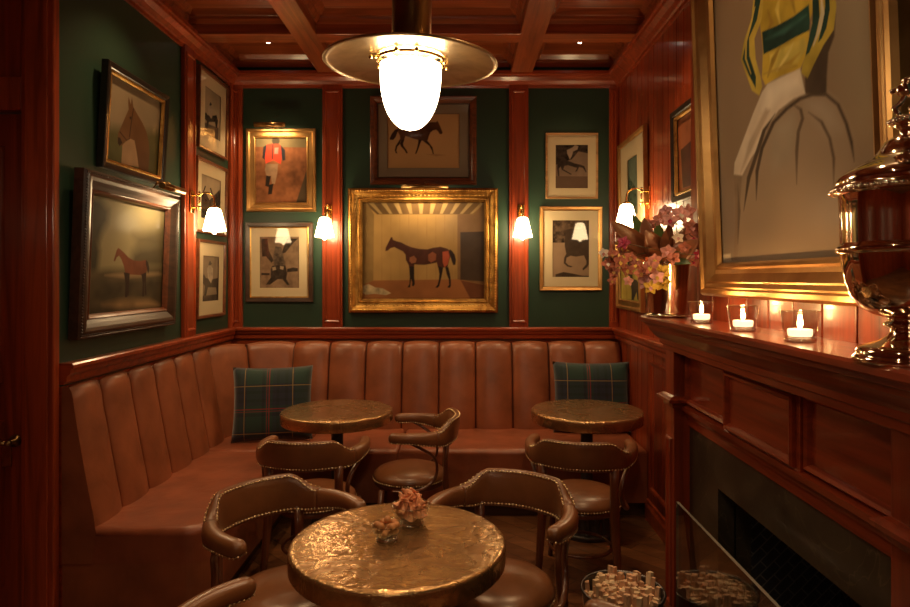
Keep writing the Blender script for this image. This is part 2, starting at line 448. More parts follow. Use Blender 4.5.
# pilasters on the green walls
def pil(i, pts, ax, far=False):
    m = MB(); a0, a1 = pts
    if ax == 'back':
        m.box(a0, a1, YB-.028, YB, RAIL1-.02, CR0+.02, 0, .004)
        mm = MB(); mm.ring(a1-a0-.03, 1.84, [(0, 0), (.004, .008), (.014, .008), (.022, 0)], 0, ((a0+a1)/2, 2.165))
        m.add([v+Vector((0, YB-.028, 0)) for v in mm.v], mm.f)
    else:
        m.box(XL, XL+.028, a0, a1, RAIL1-.02, CR0+.02, 0, .004)
        mm = MB(); mm.ring(a1-a0-.03, 1.84, [(0, 0), (.004, .008), (.014, .008), (.022, 0)], 0, ((a0+a1)/2, 2.165))
        m.add([Vector((XL+.028-v.y, v.x, v.z)) for v in mm.v], mm.f)
    struct('trim_%d' % i, m, WZ)
pil(8, (-1.103, -.944), 'back'); pil(9, (.373, .524), 'back'); pil(10, (XL+.001, -1.735), 'back'); pil(11, (1.165, XR-.001), 'back')
pil(12, (4.10, 4.27), 'left'); pil(13, (4.92, 4.999), 'left')
# ceiling beams and coffer mouldings (parts of the ceiling)
bx = [(-2.62, -2.455), (-1.122, -.957), (.383, .548)]
by = [(4.135, 4.285), (2.64, 2.79), (1.15, 1.30), (-.34, -.19), (-1.85, -1.70)]
def cchild(mb, name, mat):
    o = mb.build(name, mat, ceil, origin=ceil.location); o.location = (0, 0, 0); return o
for y0, y1 in by:
    m = MB(); m.box(XW if y0 < YD-.1 else XL, XR if y0 > YF else XF, y0, y1, ZC, ZP+.001, 0, .005); cchild(m, 'beam', CWX)
for x0, x1 in bx:
    m = MB(); m.box(x0, x1, YN, YB if x0 > XL else YD, ZC-.001, ZP+.001, 0, .005); cchild(m, 'beam', CWY)
ye = [YB-.02] + [q for p in by for q in (p[1], p[0])] + [YN]
xe = [XL+.02, bx[1][0], bx[1][1], bx[2][0], bx[2][1], XR-.02]
for j in range(0, len(ye)-1, 2):
    ya, yb_ = ye[j+1], ye[j]
    for i in range(0, 5, 2):
        xa, xb = xe[i], xe[i+1]
        if i == 4 and yb_ < YF+.1: xb = XF-.02
        m = MB(); mm = MB(); mm.ring(xb-xa, yb_-ya, [(0, .075), (.012, .075), (.03, .05), (.034, .035), (.05, .03), (.075, .0)], 0)
        m.add([Vector(((xa+xb)/2+v.x, (ya+yb_)/2+v.z, ZP+v.y)) for v in mm.v], mm.f)
        cchild(m, 'coffer_moulding', CWX)
# small recessed downlights
dl = None
for x, y, lab in ((-1.43, 4.65, 'tiny recessed ceiling downlight in the coffer above the red jacket painting'),
                  (.87, 4.65, 'tiny recessed ceiling downlight in the coffer above the small jockey photograph')):
    if dl is None:
        dl = thing('ceiling_downlight', lab, 'ceiling light', (x, y, ZP), 0, 'recessed downlights in the wooden ceiling')
        m = MB(); m.lathe([(.012, 0), (.024, 0), (.024, -.004), (.013, -.005), (.012, 0)], n=20, cap=False); m.build('trim_ring', BRASS_OLD, dl)
        m = MB(); m.lathe([(.0001, -.002), (.0125, -.002), (.0125, -.0035), (.0001, -.004)], n=16, cap=False); m.build('diffuser', SPOTM, dl)
    else: dup(dl, (x, y, ZP), 0, lab)

# ------------------------------------------------------------------ banquette
bq = thing('banquette', 'chestnut leather corner banquette with channelled back along the green walls', 'banquette', (-.3, 4.4, 0))
BO = Vector(bq.location)
def bpart(mb, name, mat, par=bq):
    o = mb.build(name, mat, par, origin=BO); o.location = (0, 0, 0); return o
ZS = .46
def slab(poly, z0, z1, bev, dome=.0):
    bm = bmesh.new()
    vs = [bm.verts.new((x, y, z0)) for x, y in poly]; f = bm.faces.new(vs)
    r = bmesh.ops.extrude_face_region(bm, geom=[f]); tv = [g for g in r['geom'] if isinstance(g, bmesh.types.BMVert)]
    for v in tv: v.co.z = z1
    bm.edges.ensure_lookup_table()
    es = [e for e in bm.edges if e.verts[0].co.z > z1-.001 and e.verts[1].co.z > z1-.001]
    bmesh.ops.bevel(bm, geom=es, offset=bev, segments=5, affect='EDGES', profile=.5)
    return bm
def arcpts(cx, cy, r, a0, a1, n=8): return [(cx+r*math.cos(R(a0+(a1-a0)*i/n)), cy+r*math.sin(R(a0+(a1-a0)*i/n))) for i in range(n+1)]
XI, YI = -1.15, 4.20
YE = YD+.005
left_poly = [(XL+.01, YE), (XI-.13, YE)] + arcpts(XI-.13, YE+.13, .13, -90, 0, 16)[1:] + [(XI, 4.17), (XL+.01, 4.17)]
corner_poly = [(XL+.01, 4.174), (XI, 4.174)] + [(XI+.002, 4.19), (XI+.06, YI), (XI+.06, YB-.02), (XL+.01, YB-.02)]
backa = [(XI+.064, YI), (-.43, YI), (-.43, YB-.02), (XI+.064, YB-.02)]
backb = [(-.426, YI), (XR-.004, YI), (XR-.004, YB-.02), (-.426, YB-.02)]
for poly in (left_poly, corner_poly, backa, backb):
    m = MB(); sl_ = slab(poly, .30, ZS, .035); sl_.normal_update(); flat = [abs(f.normal.z) > .995 or abs(f.normal.z) < .005 for f in sl_.faces]
    m.bm(sl_, 0, True); m.sm = [not q for q in flat]; o = bpart(m, 'seat_cushion', L_SEAT)
m = MB()
lp = [(x, y+ (.004 if i < 9 else 0)) for i, (x, y) in enumerate(left_poly)]
m.prism([(XL+.01, YE+.001)]+[(XI-.131, YE+.001)]+arcpts(XI-.131, YE+.131, .13, -90, 0, 16)[1:]+[(XI-.001, YI+.001), (XR-.004, YI+.001), (XR-.004, YI+.10), (XL+.01, YI+.10)], .10, .305)
bpart(m, 'seat_base', L_BANQ)
m = MB()
m.prism([(XL+.01, YE+.02), (XI-.05, YE+.02), (XI-.05, YI+.05), (XR-.004, YI+.05), (XR-.004, YI+.10), (XL+.01, YI+.10)], 0, .10)
bpart(m, 'plinth', DARKF)
# channelled backrest: sweep with bulging channels
RC = .52
def wallpath(kind, t):
    if kind == 'L': return (Vector((XL+.012, YE + t*(YB-RC-YE))), Vector((1, 0)))
    if kind == 'C':
        a = PI - t*PI/2; c = Vector((XL+RC, YB-RC)); dr = Vector((math.cos(a), math.sin(a)))
        return (c + dr*(RC-.012), -dr)
    return (Vector((XL+RC + t*(XR-.004-XL-RC), YB-.014)), Vector((0, -1)))
chs = [('L', i/6, (i+1)/6) for i in range(6)] + [('C', i/2, (i+1)/2) for i in range(2)] + [('B', i/9, (i+1)/9) for i in range(9)]
prof = [(.205, .44), (.198, .52), (.182, .62), (.162, .75), (.140, .88), (.119, .99), (.108, 1.05), (.090, 1.085), (.064, 1.104), (.03, 1.108), (0, 1.10)]
vs, fs = [], []; NSEG = 14; cols = []
for kind, t0, t1 in chs:
    for i in range(NSEG+1):
        u = i/NSEG; ue = .5-.5*math.cos(PI*u)*.96 if 0 < i < NSEG else u
        b_ = max(0., 1-abs(2*ue-1)**2.3)**.62
        p, n_ = wallpath(kind, t0+(t1-t0)*ue)
        col = []; fk = {'L': .76, 'C': .76+.44*(t0+(t1-t0)*ue), 'B': 1.2}[kind]
        for j, (o, z) in enumerate(prof):
            taper = 1 if j < 9 else .5
            if kind != 'B':
                lo = .48 if kind == 'L' else .48+.72*(t0+(t1-t0)*ue)
                fb = .76 if kind == 'L' else .76+.44*(t0+(t1-t0)*ue)
                fk = fb+(lo-fb)*min(1, max(0, (z-.46)/.56))
            col.append((p.x+n_.x*max(.001*j, o*fk-.044*(1-b_)*taper*(.7 if kind == 'L' else 1)*(1 if o > .03 else 0)), p.y+n_.y*max(.001*j, o*fk-.044*(1-b_)*taper*(.7 if kind == 'L' else 1)*(1 if o > .03 else 0)), z-(0.022*(1-b_) if j > 4 else 0)))
        cols.append(col)
np_ = len(prof)
m = MB()
m.add([v for c in cols for v in c], [(i*np_+j, (i+1)*np_+j, (i+1)*np_+j+1, i*np_+j+1) for i in range(len(cols)-1) for j in range(np_-1)], 0, True)
bpart(m, 'backrest', L_BANQ)
GROOVE_SHADE = plain('groove_shade', (.045, .014, .008), .7, .1, 20)  # dark tubes that put shade into the backrest grooves by colour
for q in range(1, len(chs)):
    col = cols[q*(NSEG+1)]; m = MB(); m.tube([Vector(c)+Vector((0, 0, .002)) for c in col[:-1]], .0035, 6); bpart(m, 'groove_shade_tube', GROOVE_SHADE)
m = MB()   # leather end panel closing the backrest
efk = lambda z: .76+(.48-.76)*min(1, max(0, (z-.46)/.56))
ep = [(XL+.012+o*efk(z), z) for o, z in prof] + [(XL+.012, .30), (XL+.15, .30)]
m.add([(x, YE-.004, z) for x, z in ep] + [(x, YE+.03, z) for x, z in [(XL+.012+max(0, o*efk(z)-.02), z-.012) for o, z in prof] + [(XL+.012, .30), (XL+.13, .30)]],
      [tuple(range(len(ep)))] + [(i, (i+1) % len(ep), len(ep)+(i+1) % len(ep), len(ep)+i) for i in range(len(ep))])
bpart(m, 'end_panel', L_BANQ)

# cushions
def cushion(name, w, h, T, label, loc, rx, rz):
    m = MB(); n = 22
    for s in (-1, 1):
        vs = []
        for j in range(n+1):
            for i in range(n+1):
                u, v = -1+2*i/n, -1+2*j/n
                t = T/2*(max(0, (1-u**4)*(1-v**4)))**.5*(1-.12*(u*u+v*v)/2)
                x = w/2*u*(1-.055*(1-v*v)); z = h/2*v*(1-.055*(1-u*u))
                vs.append((x, s*t, z+h/2))
        m.add(vs, [(j*(n+1)+i, j*(n+1)+i+1, (j+1)*(n+1)+i+1, (j+1)*(n+1)+i) for j in range(n) for i in range(n)], 0, True)
    o = m.build(name, TARTAN, None, origin=(0, 0, 0)); o.location = loc; o.rotation_euler = (rx, 0, rz)
    bm = bmesh.new(); bm.from_mesh(o.data); bmesh.ops.remove_doubles(bm, verts=bm.verts, dist=.0005); bmesh.ops.recalc_face_normals(bm, faces=bm.faces); bm.to_mesh(o.data); bm.free()
    return tag(o, label, 'cushion', 'tartan cushions on the banquette')
cushion('throw_cushion', .55, .52, .16, 'square green and navy tartan cushion leaning in the corner of the banquette', (-1.325, 4.40, ZS), R(-11), R(12))
cushion('throw_cushion', .57, .52, .15, 'green and navy tartan cushion at the fireplace end of the banquette', (.960, 4.64, ZS), R(-7), R(-2))

# ------------------------------------------------------------------ chairs
def make_chair(label):
    t = thing('captains_chair', label, 'chair', (0, 0, 0), 0, 'leather captain chairs around the brass tables')
    # seat
    m = MB(); m.lathe([(.0001, .478), (.08, .477), (.15, .468), (.195, .452), (.215, .434), (.22, .418), (.216, .405), (.205, .402)], n=40, cap=False)
    m.lathe([(.205, .402), (.0001, .402)], n=40, cap=False); seat = m.build('seat', L_CHAIR, t)
    m = MB()
    for i in range(84):
        a = 2*PI*i/84; m.ball((.2195*math.cos(a), .2195*math.sin(a), .410), .0050, 0, 1)
    m.tube([(.219*math.cos(2*PI*i/48), .219*math.sin(2*PI*i/48), .410) for i in range(49)], .0008, 4)
    m.build('nailhead_trim', NAIL, seat)
    m = MB(); m.lathe([(.15, .372), (.208, .372), (.212, .378), (.212, .398), (.206, .403), (.15, .403)], n=36); m.build('seat_rim', CHW, t)
    # rail: plan path of the horseshoe
    half = [(.246, .108), (.264, .045), (.268, -.03), (.250, -.12), (.203, -.198), (.125, -.248), (0, -.272)]
    pts = [Vector((x, y, 0)) for x, y in half] + [Vector((-x, y, 0)) for x, y in half[-2::-1]]
    path = catmull(pts, 7); N = len(path)
    L = [0]
    for i in range(1, N): L.append(L[-1]+(path[i]-path[i-1]).length)
    tot = L[-1]
    def sect(s):            # s = distance from the nearer tip
        c = abs(s-tot/2)    # distance from centre back
        k = min(1, max(0, (.265-c)/.11)); k = k*k*(3-2*k)
        top = .728 + .060*k; bot = .668 - .036*min(1, max(0, (.42-c)/.2)); w = .030 - .012*k
        e = min(s, tot-s)
        if e < .035:
            q = math.sqrt(max(.02, 1-(1-e/.035)**2)); mid = (top+bot)/2
            top = mid+(top-mid)*q; bot = mid-(mid-bot)*q; w *= q
        return top, bot, w
    lean = lambda c: .03*min(1, max(0, (.265-c)/.11))
    K = 14
    def rows(i0, i1):
        vs, fs = [], []
        for i in range(i0, i1+1):
            tg = (path[min(i+1, N-1)]-path[max(i-1, 0)]).normalized(); nr = Vector((tg.y, -tg.x, 0))
            top, bot, w = sect(L[i]); mid = (top+bot)/2; hh = (top-bot)/2; c = abs(L[i]-tot/2)
            for k in range(K):
                a = 2*PI*k/K; cs, sn = math.cos(a), math.sin(a)
                e = .75
                xx = math.copysign(abs(cs)**e, cs)*w; zz = math.copysign(abs(sn)**e, sn)*hh
                q = path[i]+nr*xx; q = q - Vector((0, 1, 0))*lean(c)*(zz/hh+1)*.5*.6 if hh > 0 else q
                vs.append((q.x, q.y, mid+zz))
        for i in range(i1-i0):
            for k in range(K):
                q = (k+1) % K; fs.append((i*K+k, i*K+q, (i+1)*K+q, (i+1)*K+k))
        fs.append(tuple(range(K))[::-1]); fs.append(tuple((i1-i0)*K+k for k in range(K)))
        return vs, fs
    iA = min(range(N), key=lambda i: abs(L[i]-(tot/2-.275))); iB = N-1-iA
    for a, b_, nm in ((0, iA, 'arm'), (iB, N-1, 'arm'), (iA, iB, 'backrest')):
        m = MB(); v, f = rows(a, b_); m.add(v, f, 0, True); part = m.build(nm, L_CHAIR, t)
        # nail-head rows on a thin welt, one object per row
        for side in (1, -1):
            for up_ in ((0, 1) if nm == 'backrest' else (0,)):
                m = MB(); s = L[a]+.012; i = a; line = []
                while s < L[b_]-.004:
                    while L[i+1] < s: i += 1
                    q = (s-L[i])/(L[i+1]-L[i]); p = path[i].lerp(path[i+1], q); tg = (path[i+1]-path[i]).normalized(); nr = Vector((tg.y, -tg.x, 0))
                    top, bot, w = sect(s); c = abs(s-tot/2)
                    outn = nr if (p+nr).length > (p-nr).length else -nr
                    if up_: pp = p + outn*side*w*.74 - Vector((0, 1, 0))*lean(c)*.56; z = top-(top-bot)*.06
                    else: pp = p + outn*side*w*.80; z = bot+(top-bot)*.10
                    m.ball((pp.x, pp.y, z), .0050, 0, 1); line.append((pp.x, pp.y, z)); s += .0155
                m.tube(line, .0008, 4)
                m.build('nailhead_trim', NAIL, part)
    # legs
    for sx in (-1, 1):
        m = MB(); m.tube([(sx*.205, -.255, 0), (sx*.192, -.235, .2), (sx*.180, -.212, .42), (sx*.178, -.215, .56), (sx*.180, -.222, .655)], [.015, .017, .021, .019, .021], 8, flat=(.75, 1.15), up=Vector((0, 1, 0)))
        m.build('leg', CHW, t)
        m = MB(); m.tube([(sx*.185, .20, 0), (sx*.172, .175, .12), (sx*.158, .155, .375)], [.013, .016, .019], 8); m.build('leg', CHW, t)
        m = MB(); m.tube(catmull([(sx*.262, -.01, .674), (sx*.252, -.08, .635), (sx*.226, -.145, .585), (sx*.212, -.165, .52), (sx*.220, -.15, .455), (sx*.236, -.09, .408), (sx*.240, -.01, .392), (sx*.222, .09, .388)], 5), .0105, 8, flat=(.8, 1.25))
        m.build('arm_bracket', CHW, t)
    m = MB(); m.tube([(.165*math.cos(2*PI*i/24), .165*math.sin(2*PI*i/24)-.015, .17) for i in range(25)], .009, 8); m.build('stretcher_ring', CHW, t)
    return t
CH = [
 ((-.795, 3.41), -2, 'leather captain chair with its back to the camera at the banquette corner table'),
 ((-.315, 3.80), 92, 'leather captain chair seen side on, between the two small brass tables'),
 ((.64, 3.40), -14, 'leather captain chair with back to camera at the small table nearest the fireplace'),
 ((-.635, 2.34), -132, 'leather captain chair tucked under the front brass table on the banquette side'),
 ((.135, 2.40), 153, 'leather captain chair behind the front brass table on the firewood side'),
 ((-.47, 1.62), -36, 'nearest leather captain chair, only its arm in view on the banquette side'),
 ((.235, 1.47), 45, 'nearest leather captain chair by the firewood basket, only its arm tip in view'),
]
c0 = None
for (x, y), rz, lab in CH:
    if c0 is None:
        c0 = make_chair(lab); c0.location = (x, y, 0); c0.rotation_euler.z = R(rz)
    else: dup(c0, (x, y, 0), R(rz), lab)

# ------------------------------------------------------------------ tables
def make_table(label, zt=.745):
    t = thing('bistro_table', label, 'table', (0, 0, 0), 0, 'round hammered brass tables')
    m = MB(); m.lathe([(.0001, zt-.004), (.2, zt-.001), (.325, zt), (.342, zt-.001), (.349, zt-.006), (.35, zt-.014), (.35, zt-.062), (.346, zt-.068), (.30, zt-.068), (.0001, zt-.05)], n=80, cap=False)
    m.build('tabletop', HAMMER, t)
    m = MB()
    m.lathe([(.11, zt-.055), (.11, zt-.075), (.05, zt-.085), (.045, zt-.13), (.038, zt-.15), (.038, .30), (.05, .28), (.05, .26), (.075, .22), (.08, .19)], n=24); m.build('pedestal', IRON, t)
    m = MB()
    m.lathe([(.08, .19), (.12, .175), (.16, .165), (.165, .15), (.158, .14)], n=48)
    vs = []
    n = 96
    for z, r in ((.14, .158), (.10, .150), (.06, .158), (.03, .17)):
        for i in range(n):
            a = 2*PI*i/n; rr = r + (.008 if (i // 3) % 2 else -.002)*(1 if z != .14 else .3); vs.append((rr*math.cos(a), rr*math.sin(a), z))
    m.add(vs, [(j*n+i, j*n+(i+1) % n, (j+1)*n+(i+1) % n, (j+1)*n+i) for j in range(3) for i in range(n)])
    m.lathe([(.17, .03), (.185, .028), (.19, .018), (.19, 0)], n=48); m.build('base', IRON, t)
    return t
tb = make_table('large looking front brass table holding the two glass bowls')
TX, TY, TZ = -.208, 2.06, .742
tb.location = (TX, TY, 0)
t2_ = dup(tb, (-.79, 3.99, 0), R(50), 'small round brass table beside the tartan cushion in the banquette corner')
t2_.scale.z = 1.03; t3_ = dup(tb, (.79, 3.99, 0), R(110), 'small round brass table in front of the tartan cushion by the fireplace wall')

t3_.scale.z = 1.03
# glass bowls with snacks
def bowl(name, label, x, y, r, h):
    m = MB()
    prof = [(.0001, 0), (r*.62, 0), (r*.68, h*.04), (r*.66, h*.12), (r*.56, h*.22), (r*.70, h*.32), (r*.90, h*.55), (r*.98, h*.8), (r, h), (r*.965, h), (r*.94, h*.8), (r*.85, h*.55), (r*.62, h*.36), (.0001, h*.30)]
    m.lathe(prof, (x, y, TZ), 40, cap=False)
    o = tag(m.build(name, GLASS), label, 'bowl', 'glass snack bowls on the front table')
    f = MB(); f.lathe([(.0001, .0005), (r*.63, .0005), (r*.69, h*.05), (r*.67, h*.12), (r*.57, h*.21), (.0001, h*.20)], n=36, cap=False); f.build('foot', GLASSR, o)
    f = MB(); f.tube([(r*.985*math.cos(2*PI*i/40), r*.985*math.sin(2*PI*i/40), h) for i in range(41)], .0013, 6); f.build('rim', GLASSR, o)
    return o
b1 = P(411, 545, 2.16); b1x, b1y = (411-CX)*2.20/F, 2.20
b2x, b2y = (387-CX)*2.07/F, 2.07
bowl('glass_bowl', 'larger footed glass bowl heaped with crinkled red crisps', b1x, b1y, .066, .068)
bowl('glass_bowl', 'smaller footed glass bowl filled with round brown nuts', b2x, b2y, .052, .052)
CRISP = plain('beet_crisp', (.88, .40, .20), .5, .3, 60, bs=.3)
NUT = plain('brown_nut', (.62, .27, .10), .5, .3, 50, bs=.2)
def crisp_mesh():
    m = MB(); n = 8; vs = []
    ph = [random.uniform(0, 6) for _ in range(3)]
    for s in (1, -1):
        for j in range(n+1):
            r = .025*j/n
            for i in range(20):
                a = 2*PI*i/20
                z = .010*math.sin(3*a+ph[0])*(j/n)**2+.007*math.sin(2*a+ph[1])*(j/n)+.004*math.sin(5*a+ph[2])*(j/n)**2
                vs.append((r*math.cos(a), r*math.sin(a), z+s*.0008))
    M_ = (n+1)*20
    fs = []
    for b_ in (0, M_):
        for j in range(n):
            for i in range(20): fs.append((b_+j*20+i, b_+j*20+(i+1) % 20, b_+(j+1)*20+(i+1) % 20, b_+(j+1)*20+i))
    for i in range(20): fs.append((n*20+i, n*20+(i+1) % 20, M_+n*20+(i+1) % 20, M_+n*20+i))
    m.add(vs, fs, 0, True); return m
protos = [crisp_mesh() for _ in range(4)]
cr0 = []
for k in range(34):
    lay = k/34; a = k*2.4; rr = (.038 if lay < .45 else .034 if lay < .75 else .018)*(.7+.55*random.random())
    loc = Vector((b1x+rr*math.cos(a), b1y+rr*math.sin(a), TZ+.042+lay*.058))
    if k < 4: o = protos[k].build('vegetable_crisp', CRISP, None, origin=(0, 0, 0)); cr0.append(o)
    else: o = cr0[k % 4].copy(); COL.objects.link(o)
    o.location = loc; o.rotation_euler = (random.uniform(.5, 1.7), random.uniform(-.6, .6), a+1.57)
    tag(o, 'crinkled red vegetable crisp heaped in the larger glass bowl', 'crisp', 'red crisps in the larger glass bowl')
n0 = None
spots = [(0, 0, .022), (.026, 0, .024), (-.024, .006, .024), (.004, .027, .024), (-.004, -.026, .024), (.018, -.020, .046), (-.018, -.016, .046), (.02, .018, .047), (-.014, .02, .047), (0.002, 0.0, .062), (.03, -.002, .045), (-.032, 0, .045)]
for x, y, z in spots:
    if n0 is None:
        m = MB(); m.ball((0, 0, 0), .0125, 0, 2, (1.05, 1, .95)); o = n0 = m.build('cocktail_nut', NUT, None, origin=(0, 0, 0))
    else: o = n0.copy(); COL.objects.link(o)
    o.location = (b2x+x, b2y+y, TZ+z+.002); o.rotation_euler = (random.random()*3, random.random()*3, 0)
    tag(o, 'round brown nut piled in the smaller glass bowl', 'nut', 'round nuts in the smaller glass bowl')

# ------------------------------------------------------------------ pendant lamp
def make_pendant(label, group=None):
    t = thing('pendant_lamp', label, 'lamp', (0, 0, 0), 0, group)
    m = MB(); m.lathe([(.066, .028), (.066, .22), (.072, .225), (.082, .235), (.082, .255), (.07, .262), (.07, .32), (.074, .325), (.074, .335), (.05, .35), (.012, .37), (.012, ZP-2.32)], n=40)
    m.build('lamp_housing', HOUSING, t)
    m = MB(); m.lathe([(.07, .25), (.082, .252), (.086, .262), (.082, .272), (.07, .275)], n=40, cap=False); m.build('collar', BRASS, t)
    m = MB(); m.lathe([(.10, .012), (.16, .006), (.22, -.002), (.27, -.010), (.287, -.012), (.29, -.009), (.287, -.005), (.27, -.003), (.20, .014), (.12, .026), (.066, .034), (.066, .03), (.10, .024)], n=72, cap=False)
    m.build('reflector_disc', DISC, t)
    prof = []
    for i in range(25):
        u = i/24; z = -.014 - .216*u; prof.append(((.102)*max(0.0006, (1-max(0, (u-.08)/.92)**2.35))**.5 if u > .08 else .102, z))
    prof[-1] = (.0001, -.23)
    m = MB(); m.lathe(prof, n=56, cap=False); m.build('glass_globe', GLOBE, t)
    rg = MB(); rg.tube([(.112*math.cos(2*PI*i/48), .112*math.sin(2*PI*i/48), .001) for i in range(49)], .0055, 8)
    ring = rg.build('globe_ring', BRASS, t)
    for k, a in enumerate((-105, -78, 30, 150, 200)):
        m = MB(); ca, sa = math.cos(R(a)), math.sin(R(a))
        m.tube([(.112*ca, .112*sa, .001), (.132*ca, .132*sa, -.002)], .0045, 8); m.ball((.136*ca, .136*sa, -.002), .0075, 0, 2)
        m.build('thumb_screw', BRASS, ring)
    m = MB(); m.lathe([(.012, ZP-2.32-.03), (.05, ZP-2.32-.028), (.06, ZP-2.32-.001)], n=24); m.build('ceiling_rose', BRASS_OLD, t)
    return t
pend = make_pendant('large pendant lamp with wide brass disc and glowing opal acorn globe above the front table', None)
pend.location = (-.170, 2.10, 2.322); pend.rotation_euler = (R(1.9), R(1.2), 0)
dup(pend, (.1, -.75, 2.325), 0, 'added brass disc pendant lamp for fill light, out of view behind the front table')  # unseen pendant copies added to fill the room with warm light
dup(pend, (-.9, -1.9, 2.325), 0, 'added brass disc pendant lamp for fill light, out of view at the rear of the room')

# ------------------------------------------------------------------ wall sconces
def make_sconce(label):
    t = thing('wall_sconce', label, 'wall lamp', (0, 0, 0), 0, 'brass wall sconces with opal shades')
    m = MB(); m.box(-.028, .028, -.008, 0, -.075, .075, 0, .003)
    m.build('backplate', BRASS, t)
    m = MB()
    for dz in (.045, -.035):
        m.tube([(0, -.008, dz), (0, -.045, dz)], .006, 8); m.ball((0, -.05, dz), .012, 0, 2)
    m.tube([(0, -.05, -.045), (0, -.05, .06)], .006, 8); m.ball((0, -.05, .064), .009, 0, 1); m.ball((0, -.05, -.05), .008, 0, 1)
    m.tube(catmull([(0, -.05, .045), (0, -.08, .062), (0, -.115, .058), (0, -.142, .035), (0, -.15, 0), (0, -.15, -.03)], 6), .0052, 8)
    m.lathe([(.010, -.052), (.026, -.048), (.030, -.040), (.018, -.030), (.008, -.022)], (0, -.15, 0), 20)
    m.build('arm', BRASS, t)
    m = MB(); m.lathe([(.026, -.040), (.038, -.050), (.044, -.062), (.060, -.13), (.074, -.192), (.070, -.194), (.03, -.197), (.014, -.202), (.010, -.212), (.0005, -.216)], (0, -.15, 0), 36, cap=False)
    m.build('lamp_shade', SHADE, t)
    return t
s0 = make_sconce('brass sconce with opal shade on the pilaster nearest the red jacket painting')
zz = 2.105
s0.location = (-1.05, YB-.036, zz)
sl = [((.4485+.015, YB-.036, zz), 0, 'brass sconce with opal shade between the gilt horse painting and the galloping horse photograph'),
      ((XL+.036, 4.185, zz), 90, 'brass sconce with opal shade projecting from the side wall pilaster'),
      ((XR-.002, 4.17, 2.13), -90, 'brass sconce with opal shade half hidden by the flowers')]
for loc, rz, lab in sl: dup(s0, loc, R(rz), lab)

# ------------------------------------------------------------------ pictures
paints = {}
def paint(col, var=.12, scale=30, coat=.85, coatr=.045):
    key = (col, var, scale, coat)
    if key not in paints: paints[key] = plain('paint_%d' % len(paints), col, .5, var, scale, coat, coatr)
    return paints[key]
amats = {}
def artmat(g):
    if g not in amats:
        m_, nt, b = new_mat('picture_surface_%d' % len(amats)); at = nt.nodes.new('ShaderNodeAttribute'); at.attribute_name = 'paint'
        nt.links.new(at.outputs['Color'], b.inputs['Base Color']); setp(b, rough=.7, spec=.12, coat=g[0], coatr=g[1]); amats[g] = m_
    return amats[g]
def clip(poly, x0, x1, z0, z1):
    def cl(p, ins, inter):
        out = []
        for i in range(len(p)):
            a, b_ = p[i-1], p[i]
            if ins(b_):
                if not ins(a): out.append(inter(a, b_))
                out.append(b_)
            elif ins(a): out.append(inter(a, b_))
        return out
    def at(ax, v): return lambda a, b_: (lambda t: (a[0]+(b_[0]-a[0])*t, a[1]+(b_[1]-a[1])*t))((v-a[ax])/(b_[ax]-a[ax]))
    for ins, it in ((lambda q: q[0] >= x0, at(0, x0)), (lambda q: q[0] <= x1, at(0, x1)), (lambda q: q[1] >= z0, at(1, z0)), (lambda q: q[1] <= z1, at(1, z1))):
        if len(poly) < 3: return []
        poly = cl(poly, ins, it)
    return poly
def stroke(pts, w):
    n = len(pts); l, r = [], []
    for i, p in enumerate(pts):
        a, b_ = pts[max(i-1, 0)], pts[min(i+1, n-1)]; dx, dy = b_[0]-a[0], b_[1]-a[1]; q = math.hypot(dx, dy) or 1
        ww = w[i] if isinstance(w, (list, tuple)) else w
        l.append((p[0]-dy/q*ww/2, p[1]+dx/q*ww/2)); r.append((p[0]+dy/q*ww/2, p[1]-dx/q*ww/2))
    return l+r[::-1]
FR = {  # (inset, depth) chunks with materials
 'gilt_flat': [([(0, 0), (0, .028), (.006, .034), (.02, .032), (.03, .022), (.058, .020), (.064, .026), (.07, .024), (.074, .012)], GILT_SOFT)],
 'ornate': [([(0, 0), (0, .05), (.008, .06), (.02, .066), (.034, .060), (.04, .05), (.058, .040), (.072, .036), (.078, .040), (.088, .040), (.092, .030), (.104, .026), (.108, .014)], GILT)],
 'black_gilt': [([(0, 0), (0, .034), (.005, .038), (.03, .034), (.036, .026)], BLACKF), ([(.036, .026), (.040, .030), (.050, .028), (.054, .014)], GILT)],
 'dark_reeded': [([(0, 0), (0, .045), (.008, .055), (.016, .050), (.024, .058), (.034, .060), (.05, .056), (.07, .044), (.086, .036)], DARKF), ([(.086, .036), (.092, .040), (.10, .036), (.106, .028), (.11, .014)], BROWNF)],
 'dark_gold_thin': [([(0, 0), (0, .026), (.004, .030), (.03, .027), (.034, .022)], DARKF), ([(.034, .022), (.038, .024), (.043, .014)], GILT)],
 'brown_step': [([(0, 0), (0, .030), (.008, .036), (.03, .032), (.042, .02), (.052, .016)], BROWNF), ([(.052, .016), (.056, .020), (.064, .010)], DARKF)],
 'light_thin': [([(0, 0), (0, .022), (.003, .025), (.014, .022), (.017, .012)], LIGHTF)],
 'gold_thin': [([(0, 0), (0, .026), (.004, .030), (.022, .026), (.028, .020), (.032, .012)], GILT_SOFT)],
 'brown_thin': [([(0, 0), (0, .024), (.003, .027), (.018, .024), (.022, .012)], BROWNF)],
 'wide_gilt': [([(0, 0), (0, .045), (.01, .058), (.024, .060), (.03, .050), (.036, .052), (.05, .046), (.056, .048), (.085, .028), (.10, .026), (.108, .034), (.118, .030), (.125, .016)], GILT_SOFT)],
}
